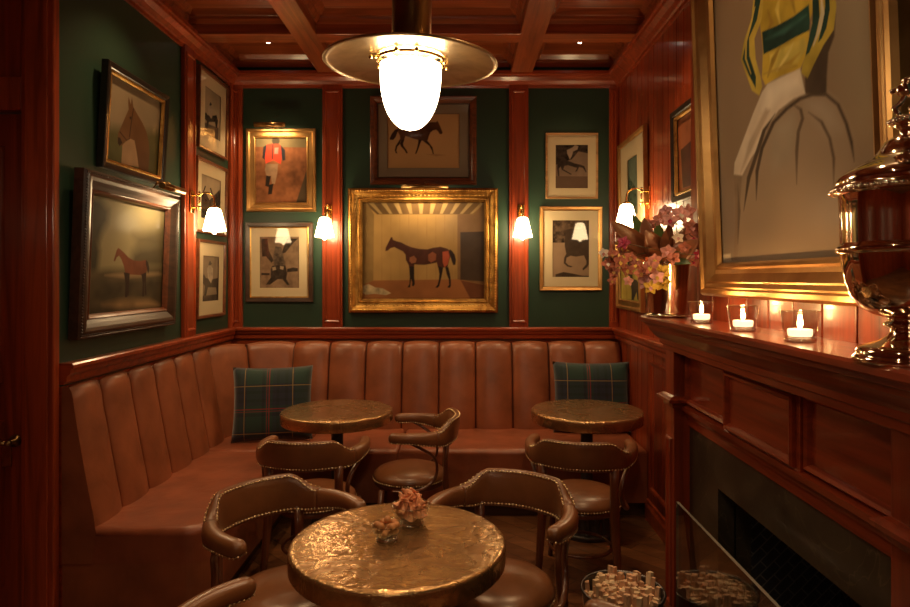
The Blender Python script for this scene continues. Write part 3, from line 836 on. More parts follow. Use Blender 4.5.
def picture(name, label, loc, w, h, rz, tilt, frame, art, mount=None, mat_w=0, bg=((.3, .25, .2), .1, 10), gloss=(.85, .045), cat='picture', group=None, lamp=None, beads=False, kind='print'):
    """loc = centre of the bottom edge on the wall"""
    t = thing(name, label, cat, loc, R(rz), group, R(tilt))
    bpy.context.view_layer.update()
    m = MB(); mats = []
    for pr, mt in FR[frame]:
        mats.append(mt); m.ring(w, h, pr, len(mats)-1, (0, h/2))
    m.add([(-w/2, 0, 0), (w/2, 0, 0), (w/2, 0, h), (-w/2, 0, h)], [(0, 1, 2, 3)])
    if beads:
        for ins, dep, r, st in ((.020, .064, .0085, .021), (.083, .040, .005, .013), (.055, .040, .0075, .03)):
            a, b_ = w-2*ins, h-2*ins
            for L_, fn in ((a, lambda s: (-a/2+s, ins)), (a, lambda s: (-a/2+s, h-ins)), (b_, lambda s: (-w/2+ins, ins+s)), (b_, lambda s: (w/2-ins, ins+s))):
                n = int(L_/st)
                for i in range(n+1):
                    x, z = fn(L_*i/n); m.ball((x, -dep, z), r, 0, 1, (1.2, .7, 1.0))
    if frame == 'dark_reeded':
        for ins in (.016,):
            a, b_ = w-2*ins, h-2*ins
            for L_, fn in ((a, lambda s: (-a/2+s, ins)), (a, lambda s: (-a/2+s, h-ins)), (b_, lambda s: (-w/2+ins, ins+s)), (b_, lambda s: (w/2-ins, ins+s))):
                n = int(L_/.014)
                for i in range(n+1):
                    x, z = fn(L_*i/n); m.ball((x, -.052, z), .0065, 0, 1)
    m.build('frame', mats, t)
    fi = FR[frame][-1][0][-1][0]; D = FR[frame][-1][0][-1][1]-.002
    aw, ah = w-2*fi, h-2*fi
    if mount:
        mm = MB(); mm.ring(aw+.004, ah+.004, [(0, D), (mat_w[0] if isinstance(mat_w, tuple) else mat_w, D)], 0, (0, h/2))
        if isinstance(mat_w, tuple):
            mm = MB(); tx, tb_, tt = mat_w
            o_ = [(-aw/2-.002, h/2-ah/2-.002), (aw/2+.002, h/2-ah/2-.002), (aw/2+.002, h/2+ah/2+.002), (-aw/2-.002, h/2+ah/2+.002)]
            i_ = [(-aw/2+tx, h/2-ah/2+tb_), (aw/2-tx, h/2-ah/2+tb_), (aw/2-tx, h/2+ah/2-tt), (-aw/2+tx, h/2+ah/2-tt)]
            mm.add([(x, -D, z) for x, z in o_+i_], [(k, (k+1) % 4, 4+(k+1) % 4, 4+k) for k in range(4)])
            x0, x1, z0, z1 = -aw/2+tx, aw/2-tx, h/2-ah/2+tb_, h/2+ah/2-tt
        else:
            x0, x1, z0, z1 = -aw/2+mat_w, aw/2-mat_w, h/2-ah/2+mat_w, h/2+ah/2-mat_w
        mm.build('mount', mount, t); D -= .002
    else: x0, x1, z0, z1 = -aw/2-.002, aw/2+.002, h/2-ah/2-.002, h/2+ah/2+.002
    Mi = t.matrix_world.inverted(); o = Mi @ Vector((0, 0, CZ))
    def tr(px, py):
        d = Mi.to_3x3() @ Vector(((px-CX)/F, 1, -(py-CY)/F)); s = (-D-o.y)/d.y; return (o.x+d.x*s, o.z+d.z*s)
    cell = min(max((x1-x0)/150, .0016), .0042) if kind == 'print' else max((x1-x0)/230, .0032)
    nx, nz = int((x1-x0)/cell)+2, int((z1-z0)/cell)+2
    gx, gz = np.meshgrid(np.linspace(x0, x1, nx), np.linspace(z0, z1, nz)); gx = gx.ravel(); gz = gz.ravel()
    rng = np.random.default_rng(int(abs(loc[0])*1000+abs(loc[2])*777) % 9999)
    def vnoise(fr):
        tot = np.zeros_like(gx)
        for o_, am in ((1, .5), (2.1, .3), (4.3, .2)):
            f = fr*o_*.35; t_ = rng.random((64, 64)); a = (gx*f+31.7) % 63; b_ = (gz*f+17.3) % 63
            ia, ib = a.astype(int), b_.astype(int); fa, fb = a-ia, b_-ib; fa = fa*fa*(3-2*fa); fb = fb*fb*(3-2*fb)
            tot += am*((t_[ib, ia]*(1-fa)+t_[ib, ia+1]*fa)*(1-fb)+(t_[ib+1, ia]*(1-fa)+t_[ib+1, ia+1]*fa)*fb)
        return tot*2-1
    colr = np.array(bg[0])[None, :]*(1+bg[1]*1.6*vnoise(bg[2]))[:, None]
    pxm = 1/(F/max(1.2, (t.matrix_world @ Vector((0, 0, h/2))).y))     # metres per photograph pixel at the picture
    for col, poly, *opt in art(lambda off, s, pts: [(off[0]+x/s, off[1]+y/s) for x, y in pts]):
        var, scl = (opt[0] if opt and opt[0] else (.12, 30)); soft = (opt[1] if len(opt) > 1 else .45)*pxm
        pl = np.array([tr(*q) for q in poly]); px_, pz_ = gx, gz
        sel = np.where((gx > pl[:, 0].min()-soft) & (gx < pl[:, 0].max()+soft) & (gz > pl[:, 1].min()-soft) & (gz < pl[:, 1].max()+soft))[0]
        if len(sel) == 0: continue
        X_, Z_ = gx[sel], gz[sel]; ins = np.zeros(len(sel), bool); d2 = np.full(len(sel), 1e9)
        for k_ in range(len(pl)):
            ax_, az_ = pl[k_-1]; bx_, bz_ = pl[k_]
            c_ = ((az_ > Z_) != (bz_ > Z_)); 
            if bz_ != az_: ins ^= c_ & (X_ < (bx_-ax_)*(Z_-az_)/(bz_-az_)+ax_)
            ex, ez = bx_-ax_, bz_-az_; L2 = ex*ex+ez*ez+1e-12
            tt_ = np.clip(((X_-ax_)*ex+(Z_-az_)*ez)/L2, 0, 1); d2 = np.minimum(d2, (X_-ax_-ex*tt_)**2+(Z_-az_-ez*tt_)**2)
        sd_ = np.sqrt(d2)*np.where(ins, 1, -1); al = np.clip(.5+sd_/(2*soft), 0, 1)[:, None]
        cc = np.array(col)[None, :]*np.clip(1+var*1.6*vnoise(scl)[sel], .08, 3)[:, None]
        colr[sel] = colr[sel]*(1-al)+cc*al
    a_ = MB(); a_.v = [Vector((float(x), -D+.004, float(z))) for x, z in zip(gx, gz)]
    a_.f = [(r_*nx+c_, r_*nx+c_+1, (r_+1)*nx+c_+1, (r_+1)*nx+c_) for r_ in range(nz-1) for c_ in range(nx-1)]
    a_.m = [0]*len(a_.f); a_.sm = [False]*len(a_.f)
    ao = a_.build({'oil': 'canvas', 'print': 'print_sheet'}[kind], artmat(gloss), t, fixn=False)
    ca = ao.data.color_attributes.new('paint', 'FLOAT_COLOR', 'POINT')
    ca.data.foreach_set('color', np.concatenate([np.clip(colr, 0, 1), np.ones((len(gx), 1))], 1).astype(np.float32).ravel())
    if lamp:
        L_, off, pw = lamp
        m = MB()
        m.tube([(off, -.03, h-.005), (off, -.06, h+.03), (off, -.12, h+.035), (off, -.15, h+.012)], .005, 8)
        m.lathe([(.016, -L_/2), (.019, -L_/2), (.019, L_/2), (.016, L_/2)], (off, -.15, h+.002), 20, mat=Matrix.Rotation(PI/2, 4, 'Y') )
        m.ball((off, -.06, h+.03), .010, 0, 2)
        pl_ = m.build('picture_light', BRASS_OLD, t)
        li = bpy.data.lights.new('picture_light_bulb', 'AREA'); li.shape = 'RECTANGLE'; li.size = L_*.9; li.size_y = .02
        li.energy = pw; li.color = (1, .70, .36)
        lo = bpy.data.objects.new('picture_light_bulb', li); COL.objects.link(lo); lo.parent = t
        lo.location = (off, -.152, h-.022); lo.rotation_euler = (R(22), 0, 0)
    return t

BY = YB-.001
def back_loc(x0, x1, y0, y1, Yf=4.965):
    a = P(x0, y1, Yf); b_ = P(x1, y0, Yf); return ((a.x+b_.x)/2, BY, a.z), b_.x-a.x, b_.z-a.z

# gilt horse in a stable
def art_stable(T):
    o, s = (345, 185), 4.667; q = lambda pts: T(o, s, pts)
    yield (.36, .22, .075), q([(60, 60), (670, 60), (670, 560), (60, 560)]), (.18, 14)
    yield (.14, .080, .030), q([(60, 60), (670, 60), (600, 137), (150, 137)]), (.2, 20)
    for k in range(10):
        x0 = 110+k*58; x1 = 160+k*47
        yield (.36, .24, .095), q([(x0, 84), (x0+24, 84), (x1+14, 134), (x1, 134)])
    for k in range(9):
        x = 170+k*42; yield (.33, .20, .07), q([(x, 138), (x+3, 138), (x+3, 445), (x, 445)])
    yield (.25, .155, .055), q([(70, 60), (100, 80), (135, 137), (132, 446), (70, 475)])
    yield (.30, .12, .042), q([(60, 475), (132, 446), (530, 440), (670, 470), (670, 560), (60, 560)]), (.25, 12)
    yield (.15, .055, .025), q([(540, 445), (670, 470), (670, 560), (600, 560)])
    yield (.20, .11, .045), q([(525, 137), (600, 137), (670, 60), (670, 470), (525, 440)])
    yield (.055, .034, .022), q([(538, 220), (670, 216), (670, 452), (538, 442)])
    yield (.48, .38, .22), q([(85, 470), (110, 462), (140, 478), (175, 482), (215, 505), (190, 514), (140, 508), (95, 512), (80, 500)]), (.35, 60)
    body = [(188,305),(190,292),(200,272),(210,252),(213,245),(220,243),(224,256),(240,262),(262,268),(285,280),(310,290),(345,298),(385,300),(410,293),(445,288),(475,296),(492,306),(492,335),(488,345),(482,370),(478,385),(455,385),(440,385),(434,385),(428,362),(400,368),(370,373),(340,372),(325,370),(320,385),(300,385),(296,372),(284,350),(282,325),(270,310),(250,300),(230,290),(212,295),(200,306),(190,308)]
    yield (.065, .019, .011), q(body), (.3, 30)
    yield (.022, .012, .010), q([(490,300),(500,308),(512,325),(518,350),(515,372),(505,374),(498,355),(492,335),(486,312)])
    for leg in ([(299,380),(323,380),(323,430),(326,462),(320,473),(312,470),(314,455),(308,440),(304,478),(292,478),(300,462),(302,430)],
                [(434,378),(458,385),(455,405),(450,430),(444,455),(440,472),(432,480),(422,478),(432,465),(438,440),(440,415)],
                [(468,385),(482,382),(490,415),(494,445),(494,470),(490,480),(478,478),(486,465),(484,440),(474,415)]):
        yield (.020, .012, .010), q(leg)
    yield (.26, .095, .045), q([(302, 338), (322, 330), (334, 345), (330, 362), (310, 366), (300, 355)]), (.3, 25)
    yield (.24, .075, .035), q([(388, 325), (408, 312), (426, 322), (424, 350), (402, 362), (388, 352)]), (.3, 25)
    yield (.30, .060, .028), q([(455, 312), (482, 308), (488, 335), (480, 370), (464, 385), (456, 360)]), (.3, 25)
loc, w, h = back_loc(348, 498, 188, 312.5, 4.93)
picture('framed_painting', 'large ornate gilt framed painting of a dark bay horse standing in a stable', loc, w, h, 0, 1.2, 'ornate', art_stable, bg=((.3, .18, .06), .2, 10), gloss=(.25, .18), lamp=(.36, .02, 1.6), beads=True, kind='oil')
# trotting horse above it
def art_trot(T):
    o, s = (365, 90), 6.19; q = lambda pts: T(o, s, pts)
    yield (.030, .014, .009), q([(205,238),(185,245),(165,270),(152,298),(155,308),(175,308),(190,290),(200,262),(208,250)])
    yield (.075, .028, .012), q([(205,238),(240,235),(300,238),(350,235),(385,205),(410,198),(440,198),(448,190),(455,200),(468,230),(480,262),(476,272),(462,272),(452,255),(440,245),(420,250),(405,262),(395,285),(390,305),(385,315),(370,318),(350,312),(330,308),(300,300),(270,290),(250,285),(240,312),(222,318),(218,300),(215,280),(205,262)]), (.35, 25)
    for l in ([(385,312),(400,330),(418,355),(424,385),(428,402),(421,402),(414,375),(398,345),(360,316)],
              [(352,308),(342,330),(332,360),(322,385),(316,396),(310,392),(320,365),(328,330),(330,305)],
              [(244,305),(236,330),(238,345),(256,370),(265,390),(256,392),(244,372),(222,348),(215,330),(225,310)],
              [(222,312),(214,335),(200,350),(194,375),(200,392),(190,390),(184,372),(190,345),(205,322),(218,300)]):
        yield (.030, .014, .009), q(l)
    yield (.36, .20, .09), q([(380, 398), (440, 395), (500, 402), (440, 410)])
loc, w, h = back_loc(370, 476.5, 96, 184.5)
picture('framed_print', 'brown framed drawing of a trotting horse on tan paper, partly behind the pendant globe', loc, w, h, 0, .6, 'brown_step', art_trot, MAT_GREY, .072, bg=((.46, .27, .12), .12, 5))
# man in a red jacket
def art_red(T):
    o, s = (240, 122), 6.46; q = lambda pts: T(o, s, pts)
    yield (.20, .15, .075), q([(80, 80), (460, 80), (460, 165), (80, 160)])
    yield (.24, .088, .036), q([(80, 160), (460, 165), (460, 540), (80, 540)]), (.45, 35)
    yield (.07, .045, .025), q([(445, 260), (460, 250), (460, 540), (355, 540)])
    yield (.28, .17, .10), q([(165,270),(245,270),(240,330),(225,400),(205,400),(200,345),(190,350),(170,350),(160,310)]), (.3, 40)
    yield (.025, .018, .014), q([(168, 345), (198, 350), (185, 420), (162, 412)])
    yield (.025, .018, .014), q([(185, 405), (215, 398), (205, 465), (180, 468)])
    yield (.030, .028, .035), q([(170,148),(150,160),(143,230),(160,245),(172,200),(262,200),(275,250),(292,245),(290,180),(262,150)])
    yield (.60, .060, .032), q([(172,145),(200,138),(250,140),(262,155),(268,230),(262,272),(215,245),(165,268),(160,230)]), (.2, 30)
    yield (.12, .04, .03), q([(205,142),(216,142),(212,240),(204,240)])
    yield (.28, .22, .18), q([(222,165),(248,165),(245,205),(220,205)])
    yield (.06, .045, .03), q([(208, 105), (225, 98), (250, 104), (256, 122), (248, 142), (212, 142), (205, 122)])
loc, w, h = back_loc(246, 315.5, 128.5, 211.5)
picture('framed_painting', 'gold framed painting of a man in a red jacket walking over brown ground', loc, w, h, 0, .8, 'gilt_flat', art_red, bg=((.2, .1, .05), .2, 10), gloss=(.6, .08), lamp=(.235, -.05, 1.1), kind='oil')
# dark framed photograph under it
def art_p2(T):
    o, s = (240, 215), 6.39; q = lambda pts: T(o, s, pts)
    K = (.035, .024, .018)
    yield K, q([(135,150),(175,150),(185,230),(215,290),(200,305),(165,265),(140,265)]), (.6, 60)
    yield K, q([(300,150),(370,150),(330,190),(290,240),(262,250),(280,200)]), (.6, 60)
    yield (.10, .07, .05), q([(225, 200), (262, 205), (275, 260), (290, 320), (215, 320), (210, 270)]), (.6, 90)
    yield K, q([(205,325),(245,318),(290,322),(300,370),(295,410),(315,445),(300,447),(270,410),(240,410),(190,445),(165,445),(195,400),(195,350)]), (.6, 80)
    yield K, q([(135, 370), (188, 372), (188, 384), (135, 384)])
    yield K, q([(300, 345), (340, 335), (370, 340), (368, 360), (300, 365)]), (.5, 60)
    yield (.35, .26, .17), q([(205, 335), (225, 330), (230, 350), (208, 355)])
    yield (.35, .26, .17), q([(255, 325), (280, 330), (275, 350), (255, 345)])
loc, w, h = back_loc(245, 312.5, 222.5, 302)
picture('framed_photograph', 'dark framed sepia photograph with tangled dark figures under the red jacket painting', loc, w, h, 0, .5, 'dark_gold_thin', art_p2, MAT_CREAM, (.068, .068, .068), bg=((.24, .155, .095), .3, 50), group=None)
# jockey photograph, light frame
def art_p5(T):
    o, s = (535, 125), 7.59; q = lambda pts: T(o, s, pts)
    K = (.040, .028, .022)
    yield K, q([(160, 140), (405, 140), (405, 215), (330, 200), (280, 260), (160, 300)]), (.8, 70)
    yield (.30, .22, .16), q([(243, 190), (285, 170), (305, 150), (330, 160), (322, 185), (290, 200), (280, 235), (265, 260), (245, 215)])
    yield K, q([(170,290),(210,250),(250,270),(300,290),(345,300),(375,312),(392,355),(385,358),(365,325),(335,318),(320,350),(305,355),(320,325),(250,305),(225,310),(215,335),(280,372),(272,376),(205,340),(195,315),(182,330),(185,390),(175,388),(168,330)]), (.4, 60)
    yield (.12, .075, .05), q([(160, 388), (405, 390), (405, 490), (160, 490)]), (.15, 20)
loc, w, h = back_loc(546, 598.5, 132.5, 198.5)
picture('framed_photograph', 'pale wood framed photograph of a leaping horse and jockey, above the galloping horse', loc, w, h, 0, .5, 'light_thin', art_p5, MAT_CREAM, (.062, .068, .076), bg=((.19, .13, .09), .2, 30))
def art_p6(T):
    o, s = (535, 200), 6.32; q = lambda pts: T(o, s, pts)
    K = (.045, .030, .020)
    yield (.085, .055, .035), q([(95, 110), (360, 110), (360, 270), (95, 270)]), (.8, 80)
    yield K, q([(195,190),(230,180),(290,185),(340,200),(360,220),(360,385),(345,400),(330,425),(305,445),(300,435),(325,405),(325,385),(310,350),(260,358),(225,352),(200,365),(195,395),(212,412),(238,420),(228,425),(205,420),(182,400),(185,365),(198,340),(188,290),(190,240)]), (.35, 30)
    yield K, q([(130,470),(180,455),(240,465),(300,478),(355,480),(355,495),(130,495)]), (.5, 60)
loc, w, h = back_loc(540, 602.5, 206.5, 290.5)
picture('framed_photograph', 'gold framed sepia photograph of a galloping horse body, lower of two nearest the flowers', loc, w, h, 0, .7, 'gold_thin', art_p6, MAT_CREAM, (.070, .075, .075), bg=((.30, .20, .125), .15, 20))

# left wall
LX = XL+.001
def art_head(T):
    o, s = (92, 55), 4.5; q = lambda pts: T(o, s, pts)
    yield (.10, .095, .035), q([(50, 320), (130, 330), (310, 345), (310, 580), (50, 480)]), (.3, 15), 6
    yield (.34, .22, .12), q([(140,405),(160,385),(175,375),(195,385),(205,440),(215,505),(135,490)]), (.2, 15)
    yield (.13, .062, .024), q([(118,385),(120,355),(140,310),(155,275),(168,245),(166,215),(168,187),(178,222),(183,188),(190,235),(205,262),(230,305),(248,345),(258,390),(262,440),(256,535),(215,520),(205,440),(195,385),(175,375),(160,385),(150,392),(140,405),(128,410),(122,400)]), (.3, 12)
    yield (.04, .022, .012), q([(120,370),(130,372),(140,395),(128,410),(120,398)])
    yield (.03, .018, .012), q([(172, 280), (180, 276), (181, 288), (174, 290)])
    yield (.05, .025, .012), q(stroke([(128, 345), (160, 385), (175, 375)], 4))
    yield (.05, .025, .012), q(stroke([(190, 240), (178, 320), (172, 370)], 4))
picture('framed_painting', 'black and gilt framed painting of a brown horse head with upright ears', (LX, 3.475, 2.157), .655, .54, 90, 3.2, 'black_gilt', art_head, bg=((.27, .205, .125), .25, 6), gloss=(.6, .1), kind='oil')
def art_land(T):
    o, s = (70, 165), 3.374; q = lambda pts: T(o, s, pts)
    yield (.33, .275, .14), q([(60, 80), (340, 100), (340, 370), (60, 370)]), (.3, 4), 2
    yield (.15, .12, .06), q([(215, 235), (270, 220), (340, 205), (340, 290), (230, 275)]), (.3, 8), 8
    yield (.085, .068, .035), q([(240, 275), (290, 268), (340, 262), (340, 350), (200, 350), (215, 290)]), (.3, 10), 8
    yield (.055, .045, .024), q([(50, 95), (105, 112), (135, 150), (130, 195), (112, 225), (100, 260), (60, 280)]), (.6, 16), 6
    yield (.045, .037, .02), q([(50, 230), (92, 240), (104, 290), (98, 345), (88, 395), (50, 405)]), (.5, 14), 5
    yield (.12, .09, .045), q([(50, 362), (140, 350), (340, 342), (340, 400), (50, 410)]), (.3, 10), 4
    yield (.065, .048, .025), q([(50, 392), (140, 385), (340, 385), (340, 540), (50, 550)]), (.6, 14), 4
    yield (.24, .16, .08), q([(120, 372), (180, 365), (300, 362), (320, 370), (200, 382)]), (.3, 14), 2
    yield (.05, .038, .02), q([(50, 405), (120, 395), (175, 415), (130, 450), (50, 460)]), (.6, 18), 4
    yield (.24, .15, .068), q([(110, 470), (190, 452), (270, 455), (310, 475), (180, 488)]), (.4, 14), 4
    yield (.05, .038, .02), q([(50, 492), (150, 496), (340, 480), (340, 540), (50, 555)]), (.4, 12), 4
    H = (.16, .050, .022); K = (.035, .018, .012)
    yield H, q([(150,322),(155,305),(160,288),(165,280),(172,284),(185,296),(200,312),(218,322),(240,324),(258,320),(266,330),(264,350),(256,372),(244,372),(215,370),(190,368),(184,340),(176,318),(168,306),(160,312),(154,326)]), (.25, 25)
    for l in ([(184,362),(200,365),(197,400),(196,446),(188,446),(190,400)], [(243,368),(257,366),(252,400),(252,443),(246,443),(248,400)], [(196,365),(204,366),(200,440),(196,440)], [(250,366),(260,362),(258,400),(260,438),(255,438),(254,400)], [(258,320),(266,328),(270,350),(266,368),(262,350),(258,335)]):
        yield K, q(l)
picture('framed_painting', 'large dark reeded frame with a chestnut horse standing in a misty landscape', (LX, 3.415, 1.315), .985, .80, 90, 2.2, 'dark_reeded', art_land, bg=((.2, .16, .08), .2, 5), gloss=(.08, .13), lamp=(.26, .18, 1.0), kind='oil')
def rider(cx, cy, s, K):
    """a small horse and rider silhouette around picture pixel cx, cy"""
    f = lambda pts: [(cx+x*s*.75, cy+y*s) for x, y in pts]
    yield K, f([(-9,-2),(-6,-6),(-4,-3),(2,-2),(8,-3),(10,2),(9,10),(7,10),(6,4),(-2,4),(-4,11),(-6,11),(-5,3),(-7,1),(-9,2)]), (.3, 60)
    yield (.32, .25, .18), f([(-2,-3),(-3,-10),(0,-13),(3,-10),(3,-3),(1,1)]), (.3, 60)
    yield K, f([(-1.5,-13),(0,-16),(2,-13.5),(0,-12)])
def art_a(T):
    yield (.10, .07, .05), [(204, 122), (219, 128), (219, 145), (204, 140)], (.3, 20)
    yield from rider(211, 118, 1.0, (.035, .025, .02))
picture('framed_photograph', 'brown framed photograph of a mounted rider, topmost of the three beyond the side wall sconce', (LX, 4.59, 2.505), .53, .565, 90, 1.0, 'brown_thin', art_a, MAT_CREAM, (.10, .10, .09), bg=((.33, .25, .16), .15, 20))
def art_b(T):
    yield (.035, .025, .02), [(201,195),(206,192),(210,200),(214,196),(220,190),(222,212),(218,222),(201,220)], (.7, 60)
    yield (.035, .025, .02), stroke([(203, 195), (206, 186)], 1.2)
    yield (.035, .025, .02), stroke([(213, 195), (211, 188)], 1.2)
picture('framed_photograph', 'brown framed photograph of dark figures directly behind the side wall sconce', (LX, 4.56, 1.915), .56, .52, 90, 1.0, 'brown_thin', art_b, MAT_CREAM, (.085, .085, .085), bg=((.36, .27, .17), .15, 20))
def art_c(T):
    yield from rider(210.5, 282, 1.35, (.05, .035, .025))
    yield (.07, .05, .035), [(202, 296), (219, 294), (219, 302), (202, 304)], (.4, 30)
picture('framed_photograph', 'brown framed photograph of a rider and horse, below the side wall sconce', (LX, 4.555, 1.318), .50, .552, 90, 1.0, 'brown_thin', art_c, MAT_CREAM, (.085, .095, .09), bg=((.22, .16, .105), .2, 20))
# right wall
RX = XR-.001
def art_r1(T):
    yield (.12, .15, .11), [(620, 165), (636, 155), (640, 240), (620, 245)], (.3, 30)
    yield (.06, .09, .06), [(622, 190), (628, 175), (636, 190), (636, 240), (622, 240)], (.5, 40)
picture('framed_print', 'pale wood framed print with a narrow grey green image behind the flower side sconce', (RX, 4.53, 1.93), .70, .69, -90, .8, 'gold_thin', art_r1, MAT_CREAM, (.19, .09, .12), bg=((.14, .17, .13), .3, 20))
def art_r2(T):
    yield (.38, .12, .05), [(676, 120), (684, 112), (691, 105), (691, 190), (678, 195)], (.3, 20)
    yield (.10, .03, .02), [(680, 150), (691, 140), (691, 185), (682, 188)], (.3, 20)
picture('framed_painting', 'black and gilt framed red brown painting beside the chimney breast', (RX, 3.31, 2.03), .62, .515, -90, 1.0, 'black_gilt', art_r2, bg=((.33, .12, .06), .3, 12), gloss=(.6, .1), kind='oil')
def art_r3(T):
    yield (.40, .30, .06), [(617, 250), (642, 245), (642, 305), (617, 302)], (.4, 20)
    yield (.03, .025, .02), [(630,283),(632,279),(636,280),(639,284),(639,300),(637,300),(636,292),(633,300),(631,300),(631,290)]
    yield (.05, .04, .02), [(627, 262), (630, 258), (633, 285), (628, 282)]
picture('framed_painting', 'gold framed yellow painting with a dark horse behind the flower vase', (RX, 4.60, 1.365), .68, .52, -90, 1.0, 'gilt_flat', art_r3, bg=((.45, .33, .10), .3, 10), gloss=(.5, .12), kind='oil')
# big portrait over the mantel
def art_jockey(T):
    o, s = (680, 0), 3.035; q = lambda pts: T(o, s, pts)
    BR = (.085, .058, .036); MB_ = (.15, .105, .066)
    yield (.40, .31, .19), q([(430, -200), (620, -200), (620, 420), (520, 400), (470, 200)]), (.12, 6), 30
    yield (.25, .19, .135), q([(90, 560), (235, 520), (600, 520), (600, 960), (90, 960)]), (.12, 6), 30
    rump = [(165,607),(190,520),(235,450),(270,380),(320,325),(380,292),(430,286),(470,315),(505,390),(525,480),(530,607),(525,800),(180,800)]
    yield (.35, .26, .17), q(rump), (.12, 8), 8
    yield (.42, .335, .235), q([(375,300),(430,292),(465,325),(485,390),(440,400),(400,350)]), (.12, 12), 9
    yield (.40, .32, .22), q([(290,370),(340,345),(350,400),(335,500),(280,520),(265,440)]), (.12, 12), 9
    yield (.60, .42, .05), q([(300,-150),(340,-160),(400,-140),(440,-100),(410,0),(390,60),(385,150),(360,212),(300,232),(255,258),(245,235),(248,150),(240,80),(235,0),(250,-110)]), (.3, 25), .8
    yield (.50, .30, .20), q([(310,-210),(330,-240),(365,-238),(385,-205),(375,-165),(345,-145),(320,-165)])
    yield (.035, .11, .075), q([(300,-215),(315,-262),(350,-280),(385,-262),(398,-215),(420,-205),(395,-200),(350,-212)])
    yield (.76, .60, .12), q([(268,165),(300,148),(372,112),(384,145),(352,190),(310,200),(270,215)]), (.3, 30), 2
    for pts, w_, c in (([(262,30),(275,70),(262,95)], 14, (.42,.26,.04)), ([(300,-20),(290,30),(300,75)], 12, (.74,.58,.12)), ([(345,-40),(335,0),(345,40)], 12, (.44,.28,.04)),
                       ([(360,160),(330,190),(300,200)], 12, (.44,.28,.04)), ([(300,140),(280,180),(262,235)], 14, (.42,.27,.04)), ([(340,130),(320,170),(290,215)], 9, (.82,.68,.2)), ([(250,225),(300,208),(352,200)], 9, (.45,.30,.06))):
        yield c, q(stroke(pts, [2, w_, 3])), (.3, 30), 1.6
    yield (.018, .065, .05), q([(245,97),(290,78),(340,50),(387,13),(390,60),(389,92),(340,116),(290,145),(250,165)]), (.35, 25), .7
    yield (.04, .13, .10), q(stroke([(255, 120), (310, 95), (380, 45)], [2, 16, 4])), (.3, 30), 2
    yield (.56, .42, .07), q([(225,-60),(240,-100),(250,0),(244,60),(222,118),(226,180),(240,230),(246,262),(237,290),(215,275),(195,220),(181,180),(192,120),(213,60)]), (.3, 30), .8
    yield (.018, .055, .042), q([(230,-60),(240,-70),(241,0),(230,60),(206,115),(207,170),(227,232),(226,268),(205,228),(186,180),(198,120),(217,60)]), (.3, 30), .7
    yield (.66, .50, .10), q(stroke([(224,20), (212, 70), (197, 125), (196, 178), (212, 225)], [2, 5, 6, 5, 2])), (.2, 30), .6
    yield BR, q([(455,60),(468,40),(464,110),(446,160),(441,230),(440,285),(405,290),(375,285),(375,235),(395,200),(430,130)]), (.25, 20), 1.5
    yield (.56, .42, .06), q([(395,-110),(440,-100),(462,-60),(470,20),(462,90),(432,135),(402,195),(383,238),(364,222),(368,195),(385,150),(397,60)]), (.3, 30), .8
    yield (.018, .06, .045), q([(398,-60),(413,-60),(420,50),(407,110),(388,160),(376,170),(384,130),(397,70)]), (.3, 30), .6
    yield (.018, .06, .045), q([(434,-60),(448,-30),(450,30),(440,85),(425,118),(414,130),(428,70),(436,20)]), (.3, 30), .6
    yield (.80, .72, .46), q(stroke([(424,-20), (428, 40), (418, 90), (400, 140)], [3, 12, 10, 3])), (.2, 30), .8
    yield (.74, .62, .45), q([(360,208),(376,285),(340,300),(295,335),(262,385),(240,440),(212,480),(185,533),(160,530),(162,495),(190,420),(220,340),(245,280),(262,255),(310,232)]), (.14, 20), 1.2
    yield (.85, .74, .56), q([(262,265),(310,240),(355,225),(362,262),(300,290),(262,340),(245,330)]), (.12, 20), 5
    yield (.52, .40, .27), q([(256,330),(270,335),(232,415),(196,495),(180,525),(206,430)]), (.14, 20), 2.5
    yield (.24, .17, .11), q([(160,533),(184,535),(180,600),(176,680),(170,790),(158,790),(164,700),(164,607)]), (.2, 20), 2
    yield (.55, .46, .33), q([(122, 775), (150, 770), (152, 790), (124, 792)]), (.2, 20), 1.5
    for pts, ww, c in (([(228,607),(230,520),(245,450),(280,372),(320,330),(360,300),(400,286),(440,288),(475,318),(500,375),(515,430),(524,490)], 10, BR),
                    ([(190,640),(205,540),(228,470),(252,395),(285,345)], 11, BR), ([(340,318),(362,332),(368,360),(355,400),(350,460),(350,560)], 10, MB_),
                    ([(385,340),(425,370),(450,420),(462,480),(462,560)], 9, MB_), ([(172, 560), (176, 640), (172, 740)], 9, MB_)):
        yield c, q(stroke(pts, [1]+[ww]*(len(pts)-2)+[1])), (.2, 20), 1.3
W_, H_ = 1.16, 1.66
picture('framed_portrait', 'huge gilt framed portrait of a jockey in yellow and green silks over the mantel', (XF-.0125, 1.94, 1.532), W_, H_, -90, 2.0, 'wide_gilt', art_jockey, bg=((.29, .20, .12), .14, 5), gloss=(.25, .2), kind='oil', cat='painting')

